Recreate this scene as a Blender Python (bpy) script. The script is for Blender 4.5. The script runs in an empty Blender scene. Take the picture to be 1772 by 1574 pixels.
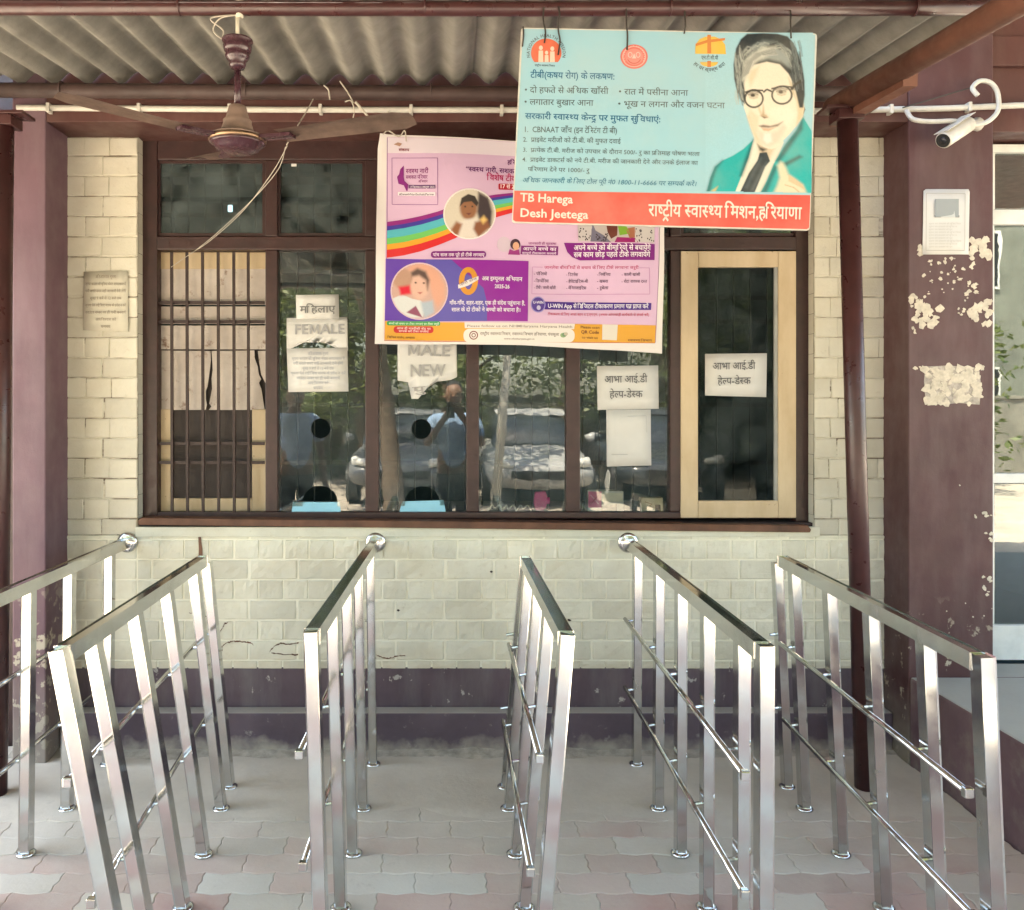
import bpy, bmesh, math, random
from mathutils import Vector, Matrix, noise
R = math.radians
sc = bpy.context.scene
col = sc.collection
# ------------------------------------------------------------------ camera, world, sun, exposure
EYE, F, CX, CY = 1.5, 1450.0, 780.0, 705.0
cd = bpy.data.cameras.new('camera'); cam = bpy.data.objects.new('camera', cd); col.objects.link(cam)
cam.location = (0, 0, EYE); cam.rotation_euler = (R(90), 0, 0)
cd.sensor_width = 36; cd.sensor_fit = 'HORIZONTAL'; cd.lens = F/1772*36
cd.shift_x = (886-CX)/1772; cd.shift_y = (CY-787)/1772
cd.clip_start = 0.05; cd.clip_end = 600
sc.camera = cam
SUN_EL, SUN_ROT = R(64), R(-38)
w = bpy.data.worlds.new('World'); sc.world = w; w.use_nodes = True
nt = w.node_tree; bg = nt.nodes['Background']
sky = nt.nodes.new('ShaderNodeTexSky'); sky.sky_type = 'NISHITA'; sky.sun_disc = False
sky.sun_elevation = SUN_EL; sky.sun_rotation = SUN_ROT; sky.dust_density = 3; sky.air_density = 1.2; sky.ozone_density = .7
nt.links.new(sky.outputs[0], bg.inputs[0]); bg.inputs[1].default_value = 0.15
sl = bpy.data.lights.new('sun', 'SUN'); sl.energy = 5.0; sl.angle = R(.5); sl.color = (1, .93, .82)
so = bpy.data.objects.new('sun', sl); col.objects.link(so); so.location = (-5, 8, 12)
sdir = Vector((math.sin(SUN_ROT)*math.cos(SUN_EL), math.cos(SUN_ROT)*math.cos(SUN_EL), math.sin(SUN_EL)))
so.rotation_euler = sdir.to_track_quat('Z', 'Y').to_euler()
sc.view_settings.view_transform = 'Standard'; sc.view_settings.look = 'None'
sc.view_settings.exposure = 3.45; sc.view_settings.gamma = 1
sc.view_settings.use_white_balance = True; sc.view_settings.white_balance_temperature = 7150; sc.view_settings.white_balance_tint = 5
sc.render.engine = 'CYCLES'
cy = sc.cycles
cy.use_denoising = True
try: cy.denoiser = 'OPENIMAGEDENOISE'
except Exception: pass
cy.caustics_reflective = False; cy.caustics_refractive = False
cy.sample_clamp_indirect = 6; cy.max_bounces = 10; cy.diffuse_bounces = 5; cy.glossy_bounces = 5
cy.transparent_max_bounces = 16
random.seed(7)

# ------------------------------------------------------------------ helpers
def W(px, py, Y): return Vector(((px-CX)*Y/F, Y, EYE-(py-CY)*Y/F))
def X_(px, Y): return (px-CX)*Y/F
def Z_(py, Y): return EYE-(py-CY)*Y/F
def lin(c):
    def f(v):
        v /= 255.0
        return v/12.92 if v <= .04045 else ((v+.055)/1.055)**2.4
    return tuple(f(v) for v in c)

class N:                                    # tiny node-graph helper
    def __init__(s, name):
        s.m = bpy.data.materials.new(name); s.m.use_nodes = True
        s.t = s.m.node_tree; s.b = s.t.nodes['Principled BSDF']; s.out = s.t.nodes['Material Output']
        s.co = s.t.nodes.new('ShaderNodeTexCoord').outputs['Object']
        s.geo = None
    def n(s, typ, ins=None, **kw):
        x = s.t.nodes.new('ShaderNode'+typ)
        for k, v in kw.items(): setattr(x, k, v)
        for k, v in (ins or {}).items():
            if isinstance(v, bpy.types.NodeSocket): s.t.links.new(v, x.inputs[k])
            else: x.inputs[k].default_value = v
        return x
    def pos(s):
        if not s.geo: s.geo = s.n('NewGeometry').outputs['Position']
        return s.geo
    def noise(s, scale, detail=4, rough=.55, dist=0, stretch=None):
        v = s.pos()
        if stretch: v = s.n('Mapping', {'Vector': v, 'Scale': stretch}).outputs[0]
        return s.n('TexNoise', {'Vector': v, 'Scale': scale, 'Detail': detail, 'Roughness': rough, 'Distortion': dist}).outputs['Fac']
    def ramp(s, f, a, b, ca=0, cb=1):
        return s.n('MapRange', {'Value': f, 'From Min': a, 'From Max': b, 'To Min': ca, 'To Max': cb}).outputs[0]
    def mix(s, f, a, b):
        x = s.n('Mix', data_type='RGBA')
        for i, v in ((0, f), (6, a), (7, b)):
            if isinstance(v, bpy.types.NodeSocket): s.t.links.new(v, x.inputs[i])
            else: x.inputs[i].default_value = v if i == 0 else (tuple(v)+(1,))[:4]
        return x.outputs[2]
    def math(s, op, a, b=0):
        return s.n('Math', {0: a, 1: b}, operation=op).outputs[0]
    def set(s, k, v):
        if isinstance(v, bpy.types.NodeSocket): s.t.links.new(v, s.b.inputs[k])
        else: s.b.inputs[k].default_value = v
    def bump(s, h, strength=.3, dist=.005):
        s.set('Normal', s.n('Bump', {'Height': h, 'Strength': strength, 'Distance': dist}).outputs[0])

def plain(name, c, rough=.6, metal=0, var=.18, scale=9, bump=.15, spec=.4, fine=60):
    g = N(name)
    f = g.noise(scale, 5, .6)
    a = tuple(x*(1-var) for x in c); b = tuple(min(1, x*(1+var)) for x in c)
    g.set('Base Color', g.mix(g.ramp(f, .3, .7), a, b))
    g.set('Metallic', metal); g.set('Specular IOR Level', spec)
    g.set('Roughness', g.ramp(g.noise(scale*2.3, 3), .3, .7, max(.02, rough-.1), min(1, rough+.1)))
    if bump: g.bump(g.noise(fine, 4), bump, .003)
    return g.m

def paint(name, c, dust=(.36, .31, .25), dust_amt=.35, rough=.5, chips=None, zlow=None, chip_t=.66):
    """old wall paint: blotchy, dusty streaks, optional chips of another colour, dirt rising from the ground"""
    g = N(name); c = tuple(q*.80 for q in c); dust = tuple(q*.85 for q in dust)
    f = g.ramp(g.noise(4, 6, .62), .25, .75)
    c1 = g.mix(f, tuple(x*.8 for x in c), tuple(x*1.2 for x in c))
    st = g.ramp(g.noise(7, 5, .6, 0, (1, 1, .22)), .45, .85)
    c2 = g.mix(g.math('MULTIPLY', st, dust_amt), c1, dust)
    if chips:
        ch = g.ramp(g.noise(15, 6, .65), chip_t, chip_t+.03)
        if zlow:
            z = g.n('SeparateXYZ', {0: g.pos()}).outputs[2]
            ch = g.math('MULTIPLY', ch, g.ramp(z, zlow, zlow+.25, 1, 0))
        c2 = g.mix(ch, c2, chips)
    if zlow:
        z = g.n('SeparateXYZ', {0: g.pos()}).outputs[2]
        lowm = g.ramp(g.math('ADD', z, g.math('MULTIPLY', g.noise(6, 5), .25)), .12, zlow, 1, 0)
        c2 = g.mix(g.math('MULTIPLY', lowm, .8), c2, (.30, .26, .21))
    g.set('Base Color', c2)
    g.set('Roughness', g.ramp(g.noise(12, 3), .3, .7, rough-.1, rough+.15)); g.set('Specular IOR Level', .35)
    g.bump(g.math('ADD', g.noise(30, 6, .6), g.math('MULTIPLY', g.noise(200, 2), .3)), .25, .004)
    return g.m

def print_mat(name, rough=.5, grime=.08):
    g = N(name)
    a = g.n('Attribute', attribute_name='Col').outputs['Color']
    g.set('Base Color', g.mix(g.math('MULTIPLY', g.ramp(g.noise(6, 5, .6), .4, .8), grime), a, (.45, .40, .32)))
    g.set('Roughness', rough); g.set('Specular IOR Level', .3)
    return g.m

M = {}
M['maroon'] = paint('maroon_paint', lin((90, 56, 52)), dust=(.26, .18, .16), dust_amt=.3)
M['maroon_pillar'] = paint('maroon_pillar_paint', lin((84, 54, 55)), dust=(.20, .15, .145), dust_amt=.45, chips=(.42, .36, .27), zlow=.46, chip_t=.60)
M['mauve'] = paint('mauve_pillar_paint', lin((110, 82, 92)), dust=(.33, .26, .28), dust_amt=.35, chips=(.42, .36, .28), zlow=.55, chip_t=.53)
M['plinth'] = paint('purple_plinth_paint', lin((98, 82, 90)), dust=(.30, .27, .26), dust_amt=.6, chips=(.40, .36, .33), rough=.6, chip_t=.63)
M['dark_paint'] = plain('dark_purple_paint', lin((40, 28, 32)), .6)
M['wood'] = plain('brown_painted_wood', lin((52, 29, 28)), .42, var=.3, scale=14, bump=.3, spec=.5)
M['sillwood'] = plain('worn_brown_sill', lin((98, 66, 50)), .6, var=.4, scale=10, bump=.4)
M['pipe'] = plain('maroon_enamel_pipe', lin((62, 34, 34)), .35, var=.22, scale=12, bump=.1, spec=.5)
M['purlin'] = plain('dusty_purlin_pipe', lin((62, 46, 43)), .6, var=.3, scale=8, bump=.25)
M['rafter'] = plain('brown_rafter_pipe', lin((110, 72, 58)), .55, var=.22, scale=8, bump=.2)
M['white_plastic'] = plain('white_plastic', (.50, .475, .425), .4, var=.1, scale=30, bump=.05)
M['alu'] = plain('pale_aluminium', (.66, .66, .62), .4, var=.1, scale=12, bump=.05)
M['paper'] = plain('white_paper', (.56, .55, .53), .75, var=.04, scale=8, bump=.12, fine=25)
M['oldpaper'] = plain('faded_paper', (.56, .525, .43), .8, var=.1, scale=10, bump=.15, fine=25)
M['torn'] = plain('torn_paper_scraps', (.52, .46, .37), .9, var=.22, scale=45, bump=.5)
M['print'] = print_mat('printed_ink')
M['vinyl'] = print_mat('banner_vinyl', .38, .05)
M['signface'] = print_mat('sign_ink', .42, .22)
M['blue'] = plain('pale_blue_acrylic', (.30, .60, .74), .35, var=.08, bump=0)
M['pink'] = plain('magenta_plastic', (.72, .05, .30), .3, var=.05, bump=0)
M['black'] = plain('black_plastic', (.02, .02, .02), .4, var=.1, bump=0)
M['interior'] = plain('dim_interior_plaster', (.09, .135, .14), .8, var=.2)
M['counter'] = plain('grey_counter_stone', (.30, .30, .28), .4)
M['wire'] = plain('dusty_white_cord', (.42, .38, .32), .7, bump=0)
M['darkwire'] = plain('black_binding_wire', (.04, .035, .03), .6, bump=0)
M['iron'] = plain('painted_grille_iron', lin((48, 32, 30)), .5, var=.2, scale=30, bump=.2)
M['fan'] = plain('brown_fan_enamel', lin((62, 36, 44)), .25, var=.2, scale=15, bump=0, spec=.6)
M['fan_dust'] = plain('dusty_brown_fan', lin((124, 104, 94)), .6, var=.3, scale=14, bump=.3)
M['brass'] = plain('tarnished_brass_band', (.26, .17, .11), .4, 1, .2, 30, 0)
def steel():
    g = N('polished_stainless_steel')
    sm = g.ramp(g.noise(5, 5, .6, .3), .48, .80)            # hand smudges and dust film
    st = g.ramp(g.noise(30, 3, .5, 0, (1, 1, .12)), .3, .8)  # faint drawn streaks along the tube
    up = g.ramp(g.n('SeparateXYZ', {0: g.n('NewGeometry').outputs['Normal']}).outputs[2], .6, .9)
    g.set('Metallic', 1)
    g.set('Base Color', g.mix(sm, (.62, .625, .62), (.50, .495, .475)))
    g.set('Roughness', g.math('ADD', g.ramp(sm, 0, 1, .09, .30), g.math('MULTIPLY', st, .05)))
    g.bump(g.noise(2.5, 2), .035, .008)
    return g.m
M['steel'] = steel()
def asbestos():
    g = N('grey_cement_sheet')
    a = g.mix(g.ramp(g.noise(3, 6, .65), .3, .7), (.165, .158, .14), (.335, .32, .285))
    b = g.mix(g.math('MULTIPLY', g.ramp(g.noise(20, 5, .7), .55, .8), .5), a, (.17, .155, .135))
    g.set('Base Color', b); g.set('Roughness', .9); g.set('Specular IOR Level', .15)
    g.bump(g.noise(90, 4, .6), .35, .004)
    return g.m
M['asbestos'] = asbestos()
def brick(name, base, joint_dark):
    g = N(name)
    c = g.mix(g.ramp(g.noise(5, 5, .6), .3, .7), tuple(x*.92 for x in base), tuple(x*1.06 for x in base))
    st = g.ramp(g.noise(3.2, 6, .62, .4), .46, .74)
    c = g.mix(g.math('MULTIPLY', st, .42), c, (.47, .41, .29))
    st2 = g.ramp(g.noise(26, 6, .7), .60, .78)
    c = g.mix(g.math('MULTIPLY', st2, .45), c, (.34, .28, .19))
    z = g.n('SeparateXYZ', {0: g.pos()}).outputs[2]
    low = g.ramp(g.math('ADD', z, g.math('MULTIPLY', g.noise(9, 4), .12)), .40, .52, 1, 0)
    c = g.mix(g.math('MULTIPLY', low, .55), c, (.56, .48, .35))
    at = g.n('Attribute', attribute_name='Col').outputs['Color']      # joints carry their own mortar colour
    tn = g.n('SeparateColor', {0: at}).outputs[1]; c = g.n('Mix', {0: 1.0, 6: c, 7: g.n('CombineColor', {0: tn, 1: tn, 2: tn}).outputs[0]}, data_type='RGBA', blend_type='MULTIPLY').outputs[2]
    jd = joint_dark if joint_dark[0] > .5 else g.mix(g.ramp(g.noise(9, 4, .6, 0, (1, 1, 3)), .42, .6), c, joint_dark)
    c = g.mix(g.n('SeparateColor', {0: at}).outputs[0], c, jd)
    g.set('Base Color', c); g.set('Roughness', .62); g.set('Specular IOR Level', .3)
    g.bump(g.math('ADD', g.noise(38, 6, .65), g.math('MULTIPLY', g.noise(160, 3), .35)), .45, .006)
    return g.m
CREAM = (.68, .655, .545)
M['brick_low'] = brick('cream_painted_brick', CREAM, (.78, .75, .62))
M['brick_pier'] = brick('cream_painted_pier_brick', (.58, .545, .455), (.13, .095, .065))
def woodcream():
    g = N('cream_painted_wood')
    c = g.mix(g.ramp(g.noise(10, 5, .6, 0, (1, 1, .3)), .3, .7), lin((200, 180, 150)), lin((180, 158, 126)))
    c = g.mix(g.ramp(g.noise(24, 5, .7), .68, .72), c, (.16, .10, .07))
    g.set('Base Color', c); g.set('Roughness', .6); g.bump(g.noise(40, 4), .2, .003); return g.m
M['cream_wood'] = woodcream()
def board():
    g = N('faded_cardboard_sheet')
    c = g.mix(g.ramp(g.noise(7, 6, .65), .3, .75), lin((196, 186, 178)), lin((166, 152, 142)))
    c = g.mix(g.ramp(g.noise(12, 6, .72), .58, .70), c, lin((112, 80, 62)))
    g.set('Base Color', c); g.set('Roughness', .8); return g.m
M['board'] = board()
def glass(name, refl, tint, dust):
    g = N(name)
    t = g.t
    tr = g.n('BsdfTransparent', {'Color': tint+(1,)})
    gl = g.n('BsdfGlossy', {'Color': (1, 1, 1, 1), 'Roughness': .005})
    gl_n = g.n('Bump', {'Height': g.noise(3.5, 3), 'Strength': .035, 'Distance': .01}); t.links.new(gl_n.outputs[0], gl.inputs['Normal'])
    df = g.n('BsdfDiffuse', {'Color': (.165, .205, .21, 1)})  # teal film: dust plus a painted haze that lifts the panes
    fr = g.n('Fresnel', {'IOR': 1.5}).outputs[0]
    f = g.math('ADD', g.math('MULTIPLY', fr, .9), refl)
    m1 = g.n('MixShader', {0: f, 1: tr.outputs[0], 2: gl.outputs[0]})
    d = g.math('MULTIPLY', g.ramp(g.noise(7, 6, .65, .5), .35, .8), dust)
    m2 = g.n('MixShader', {0: d, 1: m1.outputs[0], 2: df.outputs[0]})
    t.links.new(m2.outputs[0], g.out.inputs[0]); t.nodes.remove(g.b); return g.m
M['glass'] = glass('dusty_hazed_window_glass', .07, (.88, .93, .92), .36)
M['glass_dark'] = glass('tinted_window_glass', .02, (.5, .62, .62), .55)
M['glass_plain'] = glass('dull_casement_glass', -.026, (.4, .46, .46), .22)
M['glass_door'] = glass('greenish_door_glass', .07, (.40, .50, .46), .14)

# ---- meshes
def link(name, bm, mat, parent=None, smooth=False, recalc=True):
    if recalc: bmesh.ops.recalc_face_normals(bm, faces=bm.faces[:])
    me = bpy.data.meshes.new(name); bm.to_mesh(me); bm.free()
    if smooth:
        for p in me.polygons: p.use_smooth = True
    if mat: me.materials.append(mat)
    o = bpy.data.objects.new(name, me); col.objects.link(o)
    if parent: o.parent = parent; o.matrix_parent_inverse = Matrix.Translation(-world_loc(parent))
    return o
def world_loc(o):
    v = Vector(o.location); 
    return v if o.parent is None else v + (world_loc(o.parent) + o.matrix_parent_inverse.translation)
def tag(o, label, cat, group=None):
    o['label'] = label; o['category'] = cat
    if group: o['group'] = group
    return o
def thing(name, label, cat, loc=(0, 0, 0), group=None):
    o = bpy.data.objects.new(name, None); o.empty_display_size = .1; col.objects.link(o); o.location = loc
    return tag(o, label, cat, group)
def structure(o): o['kind'] = 'structure'; return o
def BM(): return bmesh.new()
def box(bm, x0, x1, y0, y1, z0, z1, bev=0):
    r = bmesh.ops.create_cube(bm, size=1)
    for v in r['verts']:
        v.co = Vector(((x0+x1)/2+v.co.x*(x1-x0), (y0+y1)/2+v.co.y*(y1-y0), (z0+z1)/2+v.co.z*(z1-z0)))
    if bev:
        es = list({e for v in r['verts'] for e in v.link_edges})
        bmesh.ops.bevel(bm, geom=es, offset=bev, segments=2, affect='EDGES', profile=.6)
    return bm
def bar(bm, p, q, wx, wy, bev=0, up=Vector((0, 0, 1))):
    """square-section bar from p to q; wx across, wy along 'up'"""
    p = Vector(p); q = Vector(q); d = (q-p); L = d.length; d.normalize()
    s = d.cross(up)
    if s.length < 1e-4: s = d.cross(Vector((0, 1, 0)))
    s.normalize(); u = s.cross(d).normalized()
    r = bmesh.ops.create_cube(bm, size=1)
    for v in r['verts']:
        v.co = (p+q)/2 + d*(v.co.y*L) + s*(v.co.x*wx) + u*(v.co.z*wy)
    if bev:
        es = list({e for v in r['verts'] for e in v.link_edges})
        bmesh.ops.bevel(bm, geom=es, offset=bev, segments=2, affect='EDGES')
    return bm
def tube(bm, pts, r, seg=10, cap=True):
    pts = [Vector(p) for p in pts]; rings = []
    rs = r if isinstance(r, (list, tuple)) else [r]*len(pts)
    ref = None
    for i, p in enumerate(pts):
        d = (pts[min(i+1, len(pts)-1)]-pts[max(i-1, 0)]).normalized()
        if ref is None: ref = Vector((0, 0, 1)) if abs(d.z) < .9 else Vector((1, 0, 0))
        s = d.cross(ref).normalized(); u = s.cross(d).normalized(); ref = u
        rings.append([bm.verts.new(p+(s*math.cos(a)+u*math.sin(a))*rs[i]) for a in (2*math.pi*k/seg for k in range(seg))])
    for a, b in zip(rings, rings[1:]):
        for k in range(seg): bm.faces.new((a[k], a[(k+1) % seg], b[(k+1) % seg], b[k]))
    if cap: bm.faces.new(rings[0]); bm.faces.new(rings[-1])
    return bm
def lathe(bm, c, prof, seg=24):
    c = Vector(c); rings = []
    for r, z in prof:
        rings.append([bm.verts.new(c+Vector((r*math.cos(2*math.pi*k/seg), r*math.sin(2*math.pi*k/seg), z))) for k in range(seg)])
    for a, b in zip(rings, rings[1:]):
        for k in range(seg): bm.faces.new((a[k], a[(k+1) % seg], b[(k+1) % seg], b[k]))
    bm.faces.new(rings[0]); bm.faces.new(rings[-1]); return bm
def spline(pts, n=8):
    pts = [Vector(p) for p in pts]; out = []
    P = [pts[0]]+pts+[pts[-1]]
    for i in range(len(pts)-1):
        a, b, c, d = P[i:i+4]
        for k in range(n):
            t = k/n
            out.append(.5*((2*b)+(c-a)*t+(2*a-5*b+4*c-d)*t*t+(3*b-a-3*c+d)*t**3))
    out.append(pts[-1]); return out
def slab(bm, poly, Y, th):
    """prism of a photo outline at depth Y, thickness th (away from the viewer)"""
    a = [bm.verts.new(W(x, y, Y)) for x, y in poly]
    b = [bm.verts.new(v.co+Vector((0, th, 0))) for v in a]
    bm.faces.new(a); bm.faces.new(b[::-1]); n = len(a)
    for i in range(n): bm.faces.new((a[i], a[(i+1) % n], b[(i+1) % n], b[i]))
    return bm

# ---- lettering: every glyph comes from the built-in font; half letters, joined r and matras are composed here
_cache = {}
def _raw(s, bold):
    c = bpy.data.curves.new('t', 'FONT'); c.body = s; c.resolution_u = 2; c.offset = bold; c.fill_mode = 'FRONT'
    o = bpy.data.objects.new('t', c); col.objects.link(o); bpy.context.view_layer.update()
    me = bpy.data.meshes.new_from_object(o.evaluated_get(bpy.context.evaluated_depsgraph_get()))
    vs = [(v.co.x, v.co.y) for v in me.vertices]; fs = [tuple(p.vertices) for p in me.polygons]
    bpy.data.objects.remove(o); bpy.data.curves.remove(c); bpy.data.meshes.remove(me)
    return vs, fs
def glyph(ch, bold):
    if ord(ch) > 127: bold = min(bold, .015)
    k = (ch, bold)
    if k not in _cache and ch == 'M' and bold > .01:
        w_ = .125
        _cache[k] = ([(.07, 0), (.07, .682), (.07+w_*1.1, .682), (.39, .28), (.71-w_*1.1, .682), (.71, .682), (.71, 0), (.71-w_, 0), (.71-w_, .44), (.43, .10), (.35, .10), (.07+w_, .44), (.07+w_, 0)], [(0, 1, 2, 11, 12), (2, 3, 9, 10, 11), (3, 4, 8, 9), (4, 5, 6, 7, 8)], .78)
    if k not in _cache:
        vs, fs = _raw(ch, bold) if ch != ' ' else ([], [])
        a, _ = _raw(ch+'।', bold); b, _ = _raw('।', bold)
        _cache[k] = (vs, fs, max(x for x, y in a)-max(x for x, y in b))
    return _cache[k]
STEM = set('खगघचजञणतथधनपबभमयलवशषस')
def half(ch, bold):
    k = (ch, bold, 'half')
    if k not in _cache:
        vs, fs, adv = glyph(ch, bold)
        cut = adv-.235 if ch in STEM else adv-(.03 if ch in 'कफ' else .12)
        bm = bmesh.new(); v = [bm.verts.new((x, y, 0)) for x, y in vs]
        for f in fs:
            try: bm.faces.new([v[i] for i in f])
            except ValueError: pass
        bmesh.ops.bisect_plane(bm, geom=bm.verts[:]+bm.edges[:]+bm.faces[:], plane_co=(cut, 0, 0), plane_no=(1, 0, 0), clear_outer=True)
        bm.verts.index_update()
        _cache[k] = ([(q.co.x, q.co.y) for q in bm.verts], [tuple(q.index for q in f.verts) for f in bm.faces], cut+.01)
        bm.free()
    return _cache[k]
def stroke(pts, wd):
    vs = []; fs = []
    for (x0, y0), (x1, y1) in zip(pts, pts[1:]):
        L = math.hypot(x1-x0, y1-y0) or 1; nx, ny = -(y1-y0)/L*wd/2, (x1-x0)/L*wd/2
        k = len(vs); vs += [(x0+nx, y0+ny), (x0-nx, y0-ny), (x1-nx, y1-ny), (x1+nx, y1+ny)]; fs.append((k, k+1, k+2, k+3))
    return vs, fs
def layout(s, bold=0):
    """-> verts, faces, advance ; em space, head-line at .62"""
    HAL, RA, I = '\u094d', 'र', 'ि'
    isC = lambda c: '\u0915' <= c <= '\u0939'
    toks = []; i = 0
    while i < len(s):
        c = s[i]
        if isC(c):
            cl = [c]; i += 1
            while i+1 < len(s) and s[i] == HAL and isC(s[i+1]): cl.append(s[i+1]); i += 2
            reph = len(cl) > 1 and cl[0] == RA
            if reph: cl = cl[1:]
            sub = None
            if len(cl) > 1 and cl[-1] == RA: cl = cl[:-1]; sub = 'slash' if cl[-1] in STEM else 'caret'
            pre = i < len(s) and s[i] == I
            if pre: i += 1; toks.append(('c', I))
            for h in cl[:-1]: toks.append(('h', h))
            toks.append(('c', cl[-1]))
            if sub: toks.append((sub, ''))
            if reph: toks.append(('reph', ''))
        else: toks.append(('c', c)); i += 1
    V = []; Fc = []; pen = 0
    wd = .085+2*bold
    for t, c in toks:
        if t == 'c': vs, fs, a = glyph(c, bold)
        elif t == 'h': vs, fs, a = half(c, bold)
        elif t == 'slash': (vs, fs), a = stroke([(-.52, -.02), (-.34, .10), (-.20, .20)], wd), 0
        elif t == 'caret': (vs, fs), a = stroke([(-.46, -.24), (-.27, -.05), (-.08, -.24)], wd), 0
        else: (vs, fs), a = stroke([(-.12, .62), (-.22, .74), (-.16, .86), (-.02, .86)], wd), 0
        if c == I: pen -= .085
        k = len(V); V += [(x+pen, y) for x, y in vs]; Fc += [tuple(j+k for j in f) for f in fs]; pen += a
    return V, Fc, pen

class Print:
    """flat artwork: coloured polygons and lettering traced in photo pixels, laid on a real surface"""
    def __init__(s, Y, T=None, deform=None, lift=.0004, gain=.92):
        s.bm = bmesh.new(); s.cl = s.bm.loops.layers.float_color.new('Col')
        s.Y = Y; s.T = T or (lambda x, y: (x, y)); s.deform = deform; s.lift = lift; s.gain = gain; s.k = 1
    def _face(s, pts, c, k):
        vs = [s.bm.verts.new(W(x, y, s.Y)+Vector((0, -k*s.lift, 0))) for x, y in pts]
        try: f = s.bm.faces.new(vs)
        except ValueError: return
        cc = tuple(min(.9, q*s.gain) for q in lin(c))+(1,)
        for l in f.loops: l[s.cl] = cc
    def poly(s, pts, c, k=None):
        s._face([s.T(*p) for p in pts], c, s.k if k is None else k); s.k += .04 if k is None else 0
    def ell(s, cx, cy, rx, ry, c, k=None, n=36, a0=0, a1=360):
        pts = [(cx+rx*math.cos(R(a0+(a1-a0)*i/n)), cy+ry*math.sin(R(a0+(a1-a0)*i/n))) for i in range(n if a1-a0 == 360 else n+1)]
        s.poly(pts, c, k)
    def ring(s, cx, cy, rx, ry, t, c, k=None, n=36, a0=0, a1=360):
        k = s.k if k is None else k
        for i in range(n):
            a, b = R(a0+(a1-a0)*i/n), R(a0+(a1-a0)*(i+1)/n)
            s.poly([(cx+(rx+e)*math.cos(q), cy+(ry+e)*math.sin(q)) for q, e in ((a, 0), (b, 0), (b, -t), (a, -t))], c, k)
        s.k += .04
    def line(s, pts, t, c, k=None):
        k = s.k if k is None else k
        vs, fs = stroke(pts, t)
        for f in fs: s.poly([vs[i] for i in f], c, k)
        s.k += .04
    def rrect(s, x0, y0, x1, y1, r, c, k=None):
        pts = []
        for cx_, cy_, a in ((x1-r, y0+r, -90), (x1-r, y1-r, 0), (x0+r, y1-r, 90), (x0+r, y0+r, 180)):
            pts += [(cx_+r*math.cos(R(a+q*18)), cy_+r*math.sin(R(a+q*18))) for q in range(6)]
        s.poly(pts, c, k)
    def text(s, t, p0, p1, h, c, bold=0, k=None, shear=0):
        V, Fc, adv = layout(t, bold)
        if not V: return
        k = s.k if k is None else k
        L = math.hypot(p1[0]-p0[0], p1[1]-p0[1]); ux, uy = (p1[0]-p0[0])/L, (p1[1]-p0[1])/L
        sx = L/adv; sy = h/.62
        vs = []
        for x, y in V:
            a = x*sx+shear*y*sy; b = y*sy
            q = s.T(p0[0]+ux*a+uy*b, p0[1]+uy*a-ux*b)
            vs.append(s.bm.verts.new(W(q[0], q[1], s.Y)+Vector((0, -k*s.lift, 0))))
        cc = tuple(min(.9, q*s.gain) for q in lin(c))+(1,)
        for f in Fc:
            try: fc = s.bm.faces.new([vs[i] for i in f])
            except ValueError: continue
            for l in fc.loops: l[s.cl] = cc
        s.k += .04
    def arctext(s, t, cx, cy, r, a0, a1, h, c, bold=0, inside=False):
        chs = list(t); adv = [glyph(q, bold)[2] for q in chs]; tot = sum(adv); p = 0; sc_ = h/.62
        cc = tuple(min(.9, q*s.gain) for q in lin(c))+(1,)
        for q, a in zip(chs, adv):
            th = R(a0+(a1-a0)*(p+a/2)/tot); p += a
            vs0, fs, _ = glyph(q, bold)
            sg = -1 if inside else 1
            rx, ry = math.cos(th)*sg, math.sin(th)*sg; tx, ty = -ry, rx
            vs = []
            for x, y in vs0:
                X = cx+math.cos(th)*r+tx*(x-a/2)*sc_+rx*y*sc_; Yp = cy+math.sin(th)*r+ty*(x-a/2)*sc_+ry*y*sc_
                z = s.T(X, Yp); vs.append(s.bm.verts.new(W(z[0], z[1], s.Y)+Vector((0, -s.k*s.lift, 0))))
            for f in fs:
                try: fc = s.bm.faces.new([vs[i] for i in f])
                except ValueError: continue
                for l in fc.loops: l[s.cl] = cc
        s.k += .04
    def done(s, name, mat, parent=None, cut=0):
        bm = s.bm
        if cut:
            big = [f for f in bm.faces if max(l.edge.calc_length() for l in f.loops) > cut]
            bmesh.ops.triangulate(bm, faces=big)
            for ax in (0, 2):
                lo = min(v.co[ax] for v in bm.verts); hi = max(v.co[ax] for v in bm.verts)
                n = int((hi-lo)/cut)+1
                for i in range(1, n):
                    co = [0, 0, 0]; no = [0, 0, 0]; co[ax] = lo+(hi-lo)*i/n; no[ax] = 1
                    bmesh.ops.bisect_plane(bm, geom=bm.verts[:]+bm.edges[:]+bm.faces[:], plane_co=co, plane_no=no)
        if s.deform:
            for v in bm.verts: v.co = s.deform(v.co)
        for f in bm.faces:
            f.normal_update()
            if f.normal.y > 0: f.normal_flip()
        return link(name, bm, mat, parent, recalc=False)

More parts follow.
